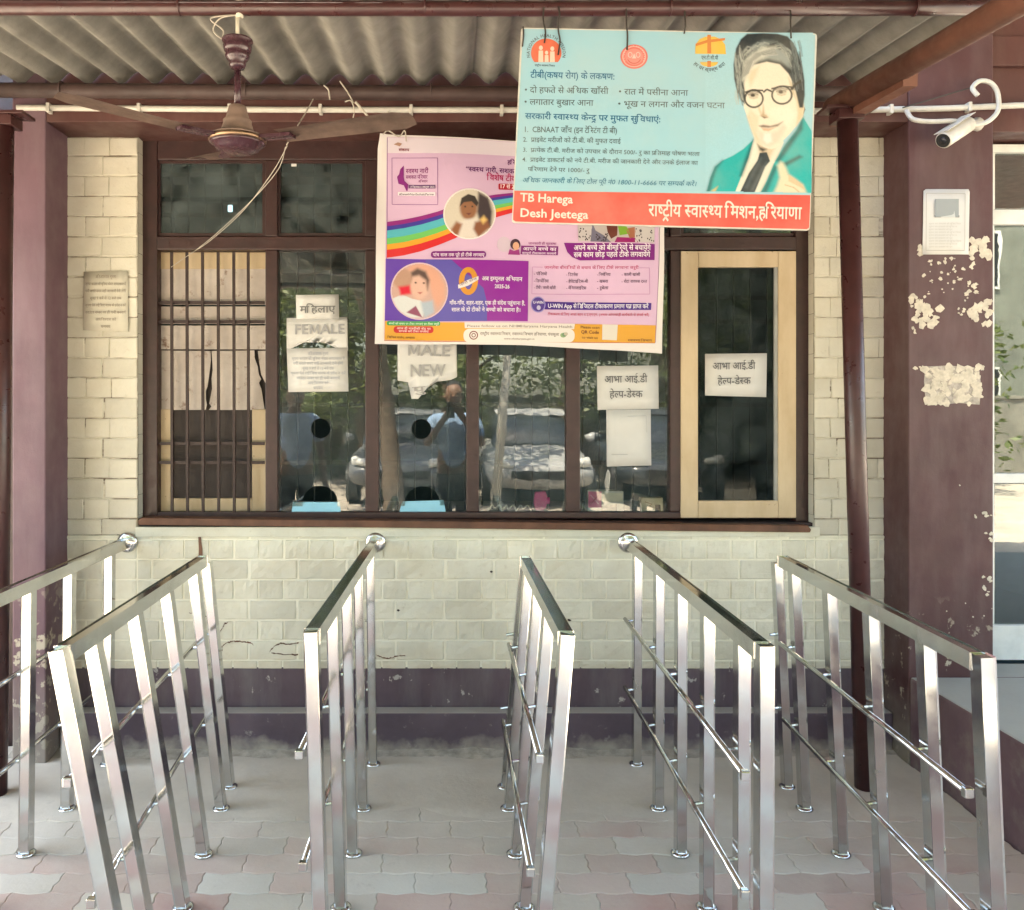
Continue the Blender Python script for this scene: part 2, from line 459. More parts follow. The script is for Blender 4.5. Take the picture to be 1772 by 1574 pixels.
import numpy as np
def soft_print(name, Y, T, bbox, step, layers, mat, parent, bgc, deform=None, inside=None, gain=.9, seed=0):
    """a printed photograph: soft-edged tonal areas blended on a fine grid of coloured cells (ink on the sheet)"""
    x0, y0, x1, y1 = bbox; nx = int((x1-x0)/step)+1; ny = int((y1-y0)/step)+1
    gx, gy = np.meshgrid(np.linspace(x0, x1, nx), np.linspace(y0, y1, ny))
    img = np.ones((ny, nx, 3))*np.array(lin(bgc))
    for pts, c, fe in layers:
        P = np.array(pts, float); ins = np.zeros(gx.shape, bool); dist = np.full(gx.shape, 1e9)
        for i in range(len(P)):
            ax, ay = P[i-1]; bx, by = P[i]
            if ay != by:
                cr = ((ay > gy) != (by > gy)) & (gx < (bx-ax)*(gy-ay)/(by-ay)+ax); ins ^= cr
            dx, dy = bx-ax, by-ay; L2 = dx*dx+dy*dy or 1
            t = np.clip(((gx-ax)*dx+(gy-ay)*dy)/L2, 0, 1)
            dist = np.minimum(dist, np.hypot(gx-ax-t*dx, gy-ay-t*dy))
        sd = np.where(ins, dist, -dist); a = np.clip(.5+sd/(2*fe), 0, 1); a = a*a*(3-2*a)
        img = img*(1-a[..., None])+np.array(lin(c))*a[..., None]
    rs = np.random.RandomState(seed); n = rs.rand(ny, nx)
    img *= (1+.07*(n-.5))[..., None]
    V = []; Fc = []; Cc = []
    for j in range(ny):
        for i in range(nx):
            p = T(gx[j, i], gy[j, i]); v = W(p[0], p[1], Y); V.append(deform(v) if deform else v)
            Cc.append(tuple(img[j, i]*gain)+(1,))
    for j in range(ny-1):
        for i in range(nx-1):
            if inside and not inside(gx[j, i]+step/2, gy[j, i]+step/2): continue
            k = j*nx+i; Fc.append((k, k+nx, k+nx+1, k+1))
    me = bpy.data.meshes.new(name); me.from_pydata(V, [], Fc)
    ca = me.color_attributes.new('Col', 'FLOAT_COLOR', 'POINT'); ca.data.foreach_set('color', [q for c in Cc for q in c])
    me.materials.append(mat); o = bpy.data.objects.new(name, me); col.objects.link(o)
    if parent: o.parent = parent; o.matrix_parent_inverse = Matrix.Translation(-world_loc(parent))
    return o

# ------------------------------------------------------------------ ground and paving
D = 3.73; PF = 3.53                                   # wall plane, pillar/beam front plane
def ground_mat():
    g = N('sunbaked_concrete_ground')
    c = g.mix(g.ramp(g.noise(1.5, 6, .6), .3, .7), (.33, .29, .24), (.44, .39, .33))
    c = g.mix(g.math('MULTIPLY', g.ramp(g.noise(18, 6, .7), .55, .75), .4), c, (.22, .19, .16))
    g.set('Base Color', c); g.set('Roughness', .9); g.set('Specular IOR Level', .2); g.bump(g.noise(50, 6, .65), .4, .006); return g.m
bm = BM(); bmesh.ops.create_grid(bm, x_segments=2, y_segments=2, size=250)
for v in bm.verts: v.co.z = -.012
structure(link('ground', bm, ground_mat()))
def paver_mat():
    g = N('dusty_interlocking_paver')
    at = g.n('Attribute', attribute_name='Col').outputs['Color']
    c = g.mix(g.math('MULTIPLY', g.ramp(g.noise(9, 6, .65), .2, .8), .42), at, (.67, .60, .505))
    y = g.n('SeparateXYZ', {0: g.pos()}).outputs[1]
    du = g.ramp(g.math('ADD', y, g.math('MULTIPLY', g.math('SUBTRACT', g.noise(2.2, 6, .65), .5), 1.3)), 2.42, 3.05)
    pt = g.ramp(g.noise(13, 7, .72, .5), .60, .70); c = g.mix(g.math('MULTIPLY', pt, .5), c, (.36, .31, .26))
    c = g.mix(g.math('MULTIPLY', du, .95), c, g.mix(g.ramp(g.noise(3.5, 6, .62), .3, .7), (.535, .465, .38), (.67, .60, .50)))
    g.set('Base Color', c); g.set('Roughness', .8); g.set('Specular IOR Level', .3)
    g.bump(g.noise(70, 6, .65), .35, .004); return g.m
bm = BM(); cl = bm.loops.layers.float_color.new('Col')
PW, PH = .226, .1125
def zig(t, ph): return .0055*(abs(((t*2+ph) % 1)*2-1)*2-1)
rng = random.Random(3)
cols = [lin((180, 152, 140)), lin((174, 144, 132)), lin((190, 178, 160)), lin((186, 178, 164)), lin((176, 170, 156)), lin((184, 158, 146)), lin((168, 132, 122)), lin((192, 188, 176))]
for r_ in range(-7, 33):
    for c_ in range(-12, 13):
        x0 = c_*PW+(PW/2 if r_ % 2 else 0); y0 = r_*PH
        if y0 < -.7 or y0 > 3.62 or x0 < -2.6 or x0 > 1.9: continue
        j = .0008; n = 8
        def ring_(ins, z):
            pts = []
            for i in range(n+1): t = i/n; pts.append((x0+ins+(PW-2*ins)*t, y0+ins+zig(t, 0)))
            for i in range(1, n): t = i/n; pts.append((x0+PW-ins-zig(t, .25)*.6, y0+ins+(PH-2*ins)*t))
            for i in range(n+1): t = 1-i/n; pts.append((x0+ins+(PW-2*ins)*t, y0+PH-ins+zig(t, 0)))
            for i in range(1, n): t = 1-i/n; pts.append((x0+ins-zig(t, .25)*.6, y0+ins+(PH-2*ins)*t))
            return [bm.verts.new((x, y, z)) for x, y in pts]
        dz = rng.uniform(-.001, .001)
        a = ring_(j, -.007); b = ring_(j, -.0015+dz); c2 = ring_(j+.003, dz)
        base = rng.choice(cols); k = rng.uniform(1.1, 1.4); cc = (base[0]*k, base[1]*k, base[2]*k, 1)
        fs = [bm.faces.new(c2)]
        for q, p in ((a, b), (b, c2)):
            for i in range(len(q)): fs.append(bm.faces.new((q[i], q[(i+1) % len(q)], p[(i+1) % len(q)], p[i])))
        for f in fs:
            for l in f.loops: l[cl] = cc
pv = structure(link('pavement', bm, paver_mat()))
bm = BM(); prev = None                                 # dusty cement apron between the paving and the wall
for i in range(241):
    x = -2.0+3.92*i/240; e = 3.04+.14*noise.fractal(Vector((x*1.7, 4, 0)), 1, 2, 4)
    row = [bm.verts.new((x, e, -.004)), bm.verts.new((x, e+.05, .002+.0015*noise.noise(Vector((x*9, 2, 0)))))]
    for k in range(1, 7): yy = e+.05+(3.66-e-.05)*k/6; row.append(bm.verts.new((x, yy, .004+.004*noise.noise(Vector((x*2.5, yy*3, 0))))))
    if prev:
        for q in range(7): bm.faces.new((prev[q], row[q], row[q+1], prev[q+1]))
    prev = row
def apron_mat():
    g = N('dust_covered_cement'); c = g.mix(g.ramp(g.noise(3.5, 6, .62), .3, .7), (.535, .465, .38), (.67, .60, .50))
    c = g.mix(g.math('MULTIPLY', g.ramp(g.noise(14, 6, .7), .58, .75), .45), c, (.42, .37, .31))
    g.set('Base Color', c); g.set('Roughness', .92); g.set('Specular IOR Level', .15); g.bump(g.noise(45, 7, .7), .35, .005); return g.m
structure(link('pavement_apron', bm, apron_mat(), smooth=True))
bm = BM(); rng = random.Random(11)                     # swept-up dust and grit along the foot of the wall
nx = 220
prev = None
for i in range(nx+1):
    x = -1.9+3.85*i/nx
    h = .012+.02*max(0, noise.noise(Vector((x*5, 1, 0)))+.3)+.006*noise.noise(Vector((x*40, 3, 0)))
    d = .05+.07*max(0, noise.noise(Vector((x*3, 7, 0)))+.4)
    row = [bm.verts.new((x, 3.66, h)), bm.verts.new((x, 3.64-d*.5, h*.35)), bm.verts.new((x, 3.62-d, -.004))]
    if prev:
        for q in (0, 1): bm.faces.new((prev[q], row[q], row[q+1], prev[q+1]))
    prev = row
structure(link('dirt_ground_strip', bm, plain('loose_sandy_dust', (.44, .385, .31), .95, var=.3, scale=20, bump=.8, fine=120), smooth=True))

# ------------------------------------------------------------------ the building
B = thing('building', 'cream brick ticket office building with long brown counter window and maroon pillars', 'building', (0, 3.8, 0))
XL, XR = X_(80, PF), X_(1571, PF)
WX0, WX1 = X_(238, D), X_(1409, D)
ZB = EYE+(CY-237)*D/F                                   # beam underside
ZS = Z_(926, D)                                         # bottom of the smooth band under the sill
ZP = Z_(1157, D)                                        # top of purple plinth
ROW = .0898; Z0 = Z_(967.5, D)
def brickwork(bm, cl, x0, x1, z0, z1, y, proud_joint, seed, vert=True, tilt=0):
    rg = random.Random(seed)
    tone = [1]
    def put(vs, joint):
        f = bm.faces.new(vs)
        for l in f.loops: l[cl] = (1 if joint else 0, tone[0], 0, 1)
    jt = .0021 if proud_joint else .0007                # half joint width
    yj = y-.0025 if proud_joint else y+.0025             # joint plane
    k0 = math.floor((z0-Z0)/ROW)-1; k1 = math.ceil((z1-Z0)/ROW)+1
    a = [bm.verts.new((X, yj, Z)) for X, Z in ((x0, z0), (x1, z0), (x1, z1), (x0, z1))]
    put(a, not proud_joint or True)
    for k in range(k0, k1):
        za = Z0+k*ROW; zb = za+ROW
        head = k % 2 == 0
        bw = .1105 if head else .218
        off = (.03 if head else -.022)+rg.uniform(-.006, .006)
        n0 = math.floor((x0-off)/bw)-1; n1 = math.ceil((x1-off)/bw)+1
        for n in range(n0, n1):
            xa, xb = off+n*bw+rg.uniform(-.003, .003), off+(n+1)*bw+rg.uniform(-.003, .003)
            if xa < x0+.035: xa = x0
            if xb > x1-.035: xb = x1
            if xa > x1-.036 or xb < x0+.036: continue
            za_, zb_ = max(z0, za), min(z1, zb)
            if xb-xa < .012 or zb_-za_ < .01: continue
            tone[0] = rg.choice((.91, .95, .98, 1, 1.02, 1.04))
            gx, gz = (9, 6) if proud_joint else (7, 5); jv = jt if vert and (proud_joint or rg.random() < .45) else -.0002
            if not proud_joint: jh = rg.choice((.0003, .0006, .0012, .0022))
            else: jh = jt
            grid = []
            lean = rg.uniform(-.0018, .0018); lean2 = rg.uniform(-.0018, .0018)
            for iz in range(gz):
                rowv = []
                for ix in range(gx):
                    u, v = ((0, .035, .17, .34, .5, .66, .83, .965, 1)[ix], (0, .06, .33, .66, .94, 1)[iz]) if proud_joint else ((0, .03, .22, .5, .78, .97, 1)[ix], (0, .06, .5, .94, 1)[iz])
                    X = xa+jv+(xb-xa-2*jv)*u; Z = za_+jh+(zb_-za_-2*jh)*v
                    edge = min(u, 1-u, v, 1-v)
                    if edge == 0: yy = yj+.0012 if proud_joint else yj+.0005
                    else:
                        nz = noise.fractal(Vector((X*26, Z*38, seed+k*.7)), 1, 2, 3)
                        yy = y-.002-(.0045 if proud_joint else .0022)*nz+lean*(u-.5)*2+lean2*(v-.5)*2
                        if proud_joint: yy = min(yj-.0008, y-.0062-.0046*nz+lean*(u-.5))
                    rowv.append(bm.verts.new((X, yy, Z)))
                grid.append(rowv)
            for iz in range(gz-1):
                for ix in range(gx-1): put((grid[iz][ix], grid[iz][ix+1], grid[iz+1][ix+1], grid[iz+1][ix]), False)
# core walls (behind the facing)
bm = BM()
box(bm, XL-.5, WX0, D+.012, D+.23, -.1, 3.6); box(bm, WX1, XR+.1, D+.012, D+.23, -.1, 3.6)
box(bm, WX0, WX1, D+.012, D+.23, -.1, Z_(905, D)); box(bm, WX0, WX1, D+.16, D+.23, ZB-.02, 3.6)
link('core_wall', bm, M['dark_paint'], B)
bm = BM(); cl = bm.loops.layers.float_color.new('Col')
brickwork(bm, cl, XL-.02, WX0, ZP, ZS, D, True, 1); 
brickwork(bm, cl, WX0, WX1, ZP, ZS, D, True, 1); brickwork(bm, cl, WX1, XR+.02, ZP, ZS, D, True, 1)
o = link('brick_wall', bm, M['brick_low'], B, recalc=False)
for nm, x0, x1, sd in (('brick_pier', XL-.02, WX0, 21), ('brick_pier', WX1, XR+.02, 22)):
    bm = BM(); cl = bm.loops.layers.float_color.new('Col')
    brickwork(bm, cl, x0, x1, ZS, ZB, D, False, sd)
    xe = x1 if sd == 21 else x0                        # reveal returning to the window frame, brick by brick
    z = ZS
    while z < ZB-.001:
        zt = min(ZB, z+ROW); jx = random.Random(z).uniform(-.002, .002)
        sg = -1 if sd == 21 else 1
        f = bm.faces.new([bm.verts.new(q) for q in ((xe-sg*(.002+abs(jx)), D-.001, z+.001), (xe-sg*.002, D+.09, z+.001), (xe-sg*.002, D+.09, zt-.0005), (xe-sg*(.002+abs(jx)), D-.001, zt-.0005))])
        for l in f.loops: l[cl] = (0, random.Random(z*7).choice((.88, .93, .97)), 0, 1)
        z = zt
    link(nm, bm, M['brick_pier'], B, recalc=False)
bm = BM(); cl = bm.loops.layers.float_color.new('Col'); box(bm, WX0-.006, WX1+.02, D-.012, D+.01, ZS-.006, Z_(911, D), .003)
for f in bm.faces:
    for l in f.loops: l[cl] = (0, .97, 0, 1)
link('sill_band', bm, M['brick_low'], B)
# plinth with its ledge
bm = BM(); box(bm, XL, XR, D-.006, D+.011, -.05, ZP, .004); box(bm, XL, XR, D-.004, D+.01, ZP-.02, ZP+.008, .002)
link('plinth', bm, M['plinth'], B)
bm = BM(); box(bm, XL+.002, XR-.002, 3.643, D-.0065, -.05, .172, .008)
def ledge_mat():
    g = N('dusty_plinth_step'); nz = g.n('SeparateXYZ', {0: g.n('NewGeometry').outputs['Normal']}).outputs[2]
    c = g.mix(g.ramp(g.noise(5, 6), .3, .7), lin((80, 66, 74)), lin((98, 84, 92)))
    z = g.n('SeparateXYZ', {0: g.pos()}).outputs[2]
    low = g.ramp(g.math('ADD', z, g.math('MULTIPLY', g.noise(11, 5), .16)), .08, .15, 1, 0)
    c = g.mix(g.math('MULTIPLY', low, .9), c, (.40, .35, .285))
    c = g.mix(g.ramp(nz, .3, .8), c, (.40, .36, .31))
    c = g.mix(g.math('MULTIPLY', g.ramp(g.noise(20, 6, .7), .6, .7), .5), c, (.42, .38, .33))
    g.set('Base Color', c); g.set('Roughness', .8); g.bump(g.noise(40, 6, .6), .5, .006); return g.m
link('plinth_step', bm, ledge_mat(), B)
def zz(x, y): return (380+x/2.461, 900+y/2.461)
for pl in ([(0, 478), (14, 455), (20, 440), (38, 436)], [(12, 560), (10, 538), (30, 522), (60, 516), (100, 518), (138, 524), (150, 540), (165, 520)], [(215, 560), (232, 536), (258, 526), (300, 528), (345, 520)], [(220, 566), (270, 572), (345, 574)], [(668, 574), (690, 584), (720, 590), (750, 580), (800, 576)], [(1480, 424), (1502, 427)], [(-360, 330), (-320, 338), (-250, 332)], [(-130, 395), (-90, 400), (-60, 408), (-10, 404)]):
    bm = BM(); rg = random.Random(int(pl[0][0])); P_ = [zz(*p) for p in pl]; Q_ = []
    for (a, b), (c, d) in zip(P_, P_[1:]):
        for k in range(6): Q_.append((a+(c-a)*k/6+rg.uniform(-.8, .8), b+(d-b)*k/6+rg.uniform(-.8, .8)))
    for (a, b), (c, d) in zip(Q_, Q_[1:]): 
        t_ = rg.uniform(.5, 1.5); slab(bm, [(a, b-t_), (c, d-t_), (c, d+t_*.6), (a, b+t_*.6)], D-.0075, .004)
    link('plaster_crack', bm, M['sillwood'], B)
bm = BM(); slab(bm, [(343, 926), (347, 926), (350, 950), (351, 972), (343, 972), (344, 950)], D-.008, .004); link('rust_streak', bm, M['sillwood'], B)
for x, y in ((850, 989), (689, 1056), (985, 1073), (528, 1090), (1505, 1080)):
    bm = BM(); slab(bm, [(x-2, y-1), (x, y-2), (x+3, y), (x+1, y+2), (x-2, y+1)], D-.010, .006); link('nail_hole', bm, M['dark_paint'], B)
# beam and pillars
bm = BM(); box(bm, XL, XR, PF, D+.158, ZB, 3.6, .004); link('beam', bm, M['maroon'], B)
bm = BM(); box(bm, X_(22, PF), XL-.0005, PF-.004, D+.01, -.05, 3.6, .006); link('pillar', bm, M['mauve'], B)
bm = BM(); box(bm, XR+.0005, X_(1718, PF), PF-.004, D+.01, -.05, 3.6, .006); link('pillar', bm, M['maroon_pillar'], B)
# dark wall further left, wall over the doors on the right, back of the building
bm = BM(); box(bm, -4.5, X_(22, PF)-.001, D, D+.2, -.05, 3.6); link('side_wall', bm, M['wood'], B)
DX0 = X_(1718, PF)
bm = BM(); box(bm, DX0+.0005, 4.5, PF+.06, D+.05, Z_(246, D), 3.4, .004); box(bm, DX0+.001, 4.5, PF+.03, PF+.061, Z_(113, PF+.03), Z_(62, PF+.03), .003)
link('door_lintel', bm, M['maroon'], B)
bm = BM(); box(bm, -4.5, 4.5, D+.24, 8.2, 3.76, 4.35); box(bm, -4.5, 4.5, PF+.02, D+.239, 3.61, 4.35, .01); link('sun_blocking_parapet', bm, M['maroon'], B)  # unseen parapet, made tall so its shadow keeps sun off the floor
bm = BM(); box(bm, 1.78, 5.5, -.6, PF+.015, 3.42, 3.55, .01); link('added_shade_slab', bm, M['maroon'], B)  # unseen slab added to cut the sky light on the right side
# the room behind the glass
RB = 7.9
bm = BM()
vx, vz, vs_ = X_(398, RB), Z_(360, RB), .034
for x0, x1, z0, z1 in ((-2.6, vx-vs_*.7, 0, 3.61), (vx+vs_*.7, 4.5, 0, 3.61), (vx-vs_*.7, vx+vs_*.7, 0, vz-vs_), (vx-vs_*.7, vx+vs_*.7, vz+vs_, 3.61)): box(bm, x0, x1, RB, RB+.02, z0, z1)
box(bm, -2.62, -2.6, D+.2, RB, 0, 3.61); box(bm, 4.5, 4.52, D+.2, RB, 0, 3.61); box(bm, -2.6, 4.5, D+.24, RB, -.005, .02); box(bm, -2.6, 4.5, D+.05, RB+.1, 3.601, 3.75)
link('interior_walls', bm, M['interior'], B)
bm = BM(); box(bm, WX0, WX1, D+.19, D+.75, .90, Z_(888, 3.95), .004); link('counter', bm, M['counter'], B)

# ---- the counter window
FY = 3.785; GY = 3.815                                  # frame front, glass
WN = link('counter_window', slab(BM(), [(248, 893), (1393, 905), (1393, 917), (248, 906)], FY-.004, .10), M['wood'], B)
def fr(name, x0, x1, y0, y1, Y=FY, th=.07, mat='wood', parent=WN, bev=.004):
    bm = BM(); box(bm, X_(x0, Y), X_(x1, Y), Y, Y+th, Z_(y1, Y), Z_(y0, Y), bev); return link(name, bm, M[mat], parent)
fr('frame', 246, 272, 240, 893); fr('frame', 1377, 1401, 240, 905); fr('frame', 272.5, 1376.5, 240, 276)
fr('frame', 272.5, 1376.5, 886, 897, FY+.002)
bm = BM(); box(bm, X_(272.5, FY), X_(1376.5, FY), FY-.006, FY+.066, Z_(432, FY), Z_(409, FY), .004); link('transom', bm, M['wood'], WN)
MX = [(459, 480), (632, 655), (807, 829), (980, 1004), (1160, 1178)]
for a, b in MX:
    fr('mullion', a, b, 276.5, 408.5, FY+.001); fr('mullion', a, b, 432.5, 885.5, FY+.001)
xs = [(272, 459), (480, 632), (655, 807), (829, 980), (1004, 1160), (1178, 1377)]
for i, (a, b) in enumerate(xs):                        # glazing beads round the upper lights
    bm = BM(); Y = FY+.018
    for x0, x1, y0, y1 in ((a, a+5, 277, 408), (b-5, b, 277, 408), (a+5, b-5, 277, 282), (a+5, b-5, 403, 408)):
        box(bm, X_(x0, Y), X_(x1, Y), Y, Y+.012, Z_(y1, Y), Z_(y0, Y))
    link('glazing_bead', bm, M['wood'], WN)
    fr('glass_pane', a-2, b+2, 274, 411, GY, .004, 'glass_dark', WN, 0)
def pane(a, b, holes):
    """a glass sheet with a round speak-hole and a domed pass-through cut out of it"""
    bm = BM(); outer = [(a-2, 430), (b+2, 430), (b+2, 889), (a-2, 889)]
    loops = [outer]
    for h in holes: loops.append(h)
    es = []
    for lp in loops:
        vs = [bm.verts.new(W(x, y, GY)) for x, y in lp]
        for i in range(len(vs)): es.append(bm.edges.new((vs[i], vs[(i+1) % len(vs)])))
    bmesh.ops.triangle_fill(bm, use_beauty=True, edges=es)
    for f in bm.faces:
        f.normal_update()
        if f.normal.y > 0: f.normal_flip()
    return link('glass_pane', bm, M['glass'], WN, recalc=False)
def circ(x, y, r, n=40): return [(x+r*math.cos(2*math.pi*i/n), y+r*math.sin(2*math.pi*i/n)) for i in range(n)]
def dome(x, y, r, n=26): return [(x+r*math.cos(math.pi+math.pi*i/n), y+r*.92*math.sin(math.pi+math.pi*i/n)) for i in range(n+1)]+[(x+r, 886), (x-r, 886)]
pane(480, 632, [circ(555, 741, 17.5), dome(554, 868, 30)])
pane(655, 807, [circ(729, 742, 17.5), dome(731, 869, 30)])
pane(829, 980, []); pane(1004, 1160, [])
for x, y, r in ((555, 741, 17.5), (729, 742, 17.5)):   # ground rims of the speak-holes
    bm = BM(); tube(bm, [W(a, b, GY+.002) for a, b in circ(x, y, r, 32)+[(x+r, y)]], .0016, 6, False)
    link('hole_rim', bm, M['black'], WN)
# barred inner grille behind all panes
IY = GY+.09
bm = BM()
x = 486
while x < 1372:
    tube(bm, [W(x, 270, IY), W(x, 889, IY)], .004, 6); x += 29
for y in (302, 345, 372, 470, 515, 556, 700, 800):
    bar(bm, W(274, y, IY+.012) if y < 410 else W(482, y, IY+.012), W(1372, y, IY+.012), .004, .02)
x = 297
while x < 459: tube(bm, [W(x, 270, IY), W(x, 408, IY)], .005, 6); x += 29
link('inner_grille', bm, plain('grey_inner_bars', (.03, .04, .04), .6, bump=0), WN)
# barred leftmost opening with a boarded shutter behind
bm = BM(); GYF = FY+.012
for x in (297, 323.5, 350.5, 377.5, 404.5, 429.5): bar(bm, W(x, 436, GYF), W(x+1, 887, GYF), .0115, .0115, up=Vector((0, 1, 0)))
for y in (523.5, 556.5, 767, 800): bar(bm, W(273, y, GYF+.009), W(458, y, GYF+.009), .006, .014)
link('front_grille', bm, M['iron'], WN)
SH = fr('shutter_rail', 268, 462, 436, 465, FY+.05, .03, 'cream_wood', WN)
for nm, a, b, c, d in (('shutter_stile', 268, 295, 708, 890), ('shutter_stile', 436, 462, 708, 890), ('shutter_rail', 295.3, 435.7, 862, 890)):
    fr(nm, a, b, c, d, FY+.05, .03, 'cream_wood', WN)
for (y0, y1, dy, tl) in ((465, 527, .054, 0), (530, 560, .052, .002), (563, 604, .050, -.002)):
    bm = BM(); Y = FY+dy
    box(bm, X_(268, Y), X_(462, Y), Y, Y+.004, Z_(y1, Y), Z_(y0, Y)); link('shutter_board', bm, M['board'], WN)
bm = BM(); slab(bm, [(268, 606), (364, 607), (365, 622), (363, 640), (361, 655), (359, 668), (356, 676), (356, 690), (358, 700), (356, 709), (268, 709)], FY+.056, .003)
slab(bm, [(366, 607), (440, 606), (441, 620), (446, 634), (448, 648), (452, 656), (448, 662), (452, 672), (455, 690), (458, 709), (361, 709), (366, 703), (362, 698), (364, 688), (367, 672), (366, 655), (368, 640), (367, 620)], FY+.057, .003)
slab(bm, [(446, 607), (462, 607), (462, 668), (457, 658), (452, 648), (449, 630)], FY+.056, .003)
link('torn_cardboard', bm, M['board'], WN)
bm = BM(); Y = FY+.075; box(bm, X_(268, Y), X_(462, Y), Y, Y+.006, Z_(890, Y), Z_(600, Y)); link('opening_shade_sheet', bm, plain('dark_brown_opening_shade', (.04, .03, .027), .7), WN)  # dark sheet stands in for the shade inside the opening
# cream casement on the right
CSY = FY-.008
CS = fr('casement', 1178.5, 1208, 434, 896, CSY, .035, 'cream_wood', WN, .003)
fr('casement', 1347, 1378, 434, 896, CSY, .035, 'cream_wood'); fr('casement', 1208.3, 1346.7, 434, 462, CSY+.001, .033, 'cream_wood'); fr('casement', 1208.3, 1346.7, 866, 896, CSY+.001, .033, 'cream_wood')
fr('glass_pane', 1206, 1349, 460, 868, CSY+.018, .004, 'glass_plain', WN, 0)
fr('glazing_bead', 1340, 1347, 462, 866, CSY+.006, .011, 'counter', WN, 0)
# sill
bm = BM(); slab(bm, [(243, 896), (1398, 909), (1404, 916), (1402, 921), (240, 908), (238, 902)], D-.030, .085)
bmesh.ops.bevel(bm, geom=bm.edges[:], offset=.002, segments=1, affect='EDGES'); link('sill', bm, M['sillwood'], WN)
bm = BM(); rg = random.Random(5)
pts = [(262+i*1120/60, 898+i*13/60+rg.uniform(-.8, .8)) for i in range(61)]
for (a, b), (c, d) in zip(pts, pts[1:]):
    if rg.random() < .85: bar(bm, W(a, b, FY-.006), W(c, d, FY-.006), .004, .0045*rg.uniform(.5, 1.2))
link('putty_line', bm, plain('cream_putty', (.66, .60, .48), .8), WN)

# ---- glazed doors beyond the right pillar
DR = link('glass_door', BM(), None, B)
def dfr(x0, x1, y0, y1, Y=D-.01, th=.05, mat='alu', nm='door_frame'):
    bm = BM(); box(bm, X_(x0, Y), X_(x1, Y), Y, Y+th, Z_(y1, Y), Z_(y0, Y), .003); return link(nm, bm, M[mat], DR)
dfr(1714, 2300, 249, 263); dfr(1714, 2300, 362, 388); dfr(1714, 2300, 819, 836); dfr(1714, 2300, 1082, 1142)
dfr(1708, 1722, 263.3, 361.7); dfr(1708, 1721, 388.3, 818.7); dfr(1708, 1721, 836.3, 1081.7); dfr(1860, 1885, 388.3, 1081.7, D-.008)
for a, b in ((263, 362), (388, 819), (836, 1082)): dfr(1720, 2300, a, b, D+.012, .004, 'glass_door', 'glass_pane')
# landing in front of the doors
bm = BM(); box(bm, XR+.004, 4.5, .9, PF-.006, -.05, .368, .012); box(bm, DX0+.001, 4.5, PF-.0055, D-.02, -.05, .366)
def landing_mat():
    g = N('dusty_purple_landing'); nz = g.n('SeparateXYZ', {0: g.n('NewGeometry').outputs['Normal']}).outputs[2]
    c = g.mix(g.ramp(g.noise(4, 6), .3, .7), lin((92, 66, 74)), lin((120, 96, 98)))
    c = g.mix(g.math('MULTIPLY', g.ramp(g.noise(7, 6, .65), .5, .75), .7), c, (.28, .24, .19))
    c = g.mix(g.ramp(nz, .3, .8), c, g.mix(g.noise(5, 5), (.30, .29, .25), (.40, .39, .33)))
    g.set('Base Color', c); g.set('Roughness', .75); g.bump(g.noise(40, 6), .4, .005); return g.m
tag(link('landing', bm, landing_mat()), 'raised concrete landing with purple side in front of glass doors', 'landing')

# ------------------------------------------------------------------ canopy
C = thing('canopy', 'corrugated grey cement sheet canopy on maroon pipe posts and purlins', 'canopy', (0, 3.3, 0))
SL = .095; ZR = 2.876                                   # mean sheet height at Y = 3.5
def roofz(Y): return ZR-SL*(3.5-Y)
bm = BM(); pit = .1405; amp = .025; n = 8
RX0 = -3.0; nxx = int((1.70-RX0)/pit*n); Ys = [.15, 1.2, 2.2, 3.0, 3.525]
bm.free(); i0 = 0; sh_ = 0
while i0 < nxx:
    i1 = min(nxx, i0+64); bm = BM(); dz = .0075*(sh_ % 2)
    for th in (0, .006):
        rows = [[bm.verts.new((RX0+i*pit/n, Y, roofz(Y)+dz+th+amp*math.cos(2*math.pi*i/n))) for i in range(i0, i1+1)] for Y in Ys]
        for a, b in zip(rows, rows[1:]):
            for i in range(i1-i0): bm.faces.new((a[i], a[i+1], b[i+1], b[i]))
        if th == 0: low_ = rows
    for k in range(len(Ys)-1):                          # closed edges of the sheet
        for e in (0, -1): bm.faces.new((low_[k][e], low_[k+1][e], rows[k+1][e], rows[k][e]))
    link('roof_sheet', bm, M['asbestos'], C, smooth=True, recalc=False)
    i0 += 56; sh_ += 1
def purlin(pts, r, m):
    bm = BM(); tube(bm, pts, r, 16)
    for i in range(5):                                  # J-bolts clamp the sheet to the pipe
        x = -1.6+i*.76; p = Vector(pts[0]).lerp(Vector(pts[-1]), (x-pts[0][0])/(pts[-1][0]-pts[0][0]))
        tube(bm, [p+Vector((0, (r+.002)*math.cos(a), (r+.002)*math.sin(a))) for a in (k*math.pi/8 for k in range(17))], .0035, 5)
    return link('purlin', bm, m, C, smooth=True)
purlin([(-3.05, 2.6, Z_(10, 2.6)), (X_(890, 2.6), 2.6, Z_(15, 2.6)), (1.72, 2.6, Z_(13, 2.6))], .0225, M['pipe'])
purlin([(-3.05, 3.45, Z_(152, 3.45)), (X_(890, 3.45), 3.45, Z_(162, 3.45)), (1.72, 3.45, Z_(162, 3.45))], .030, M['purlin'])
purlin([(-3.05, .5, roofz(.5)-.05), (1.72, .5, roofz(.5)-.05)], .0225, M['pipe'])
def rafter(x, x2):
    z0 = Z_(171, 3.3)
    bm = BM(); tube(bm, [(x, 3.42, z0+SL*.12), (x2, .3, z0-SL*3.0)], .042, 20); link('rafter', bm, M['rafter'], C, smooth=True)
    bm = BM(); bar(bm, (x+.03, 3.46, z0-.03), (x+.03, 2.9, z0-.03-SL*.5), .05, .05); link('rafter_bracket', bm, M['rafter'], C)
rafter(X_(1466, 3.3), X_(1466, 3.3)+.02); rafter(-2.02, -2.02)
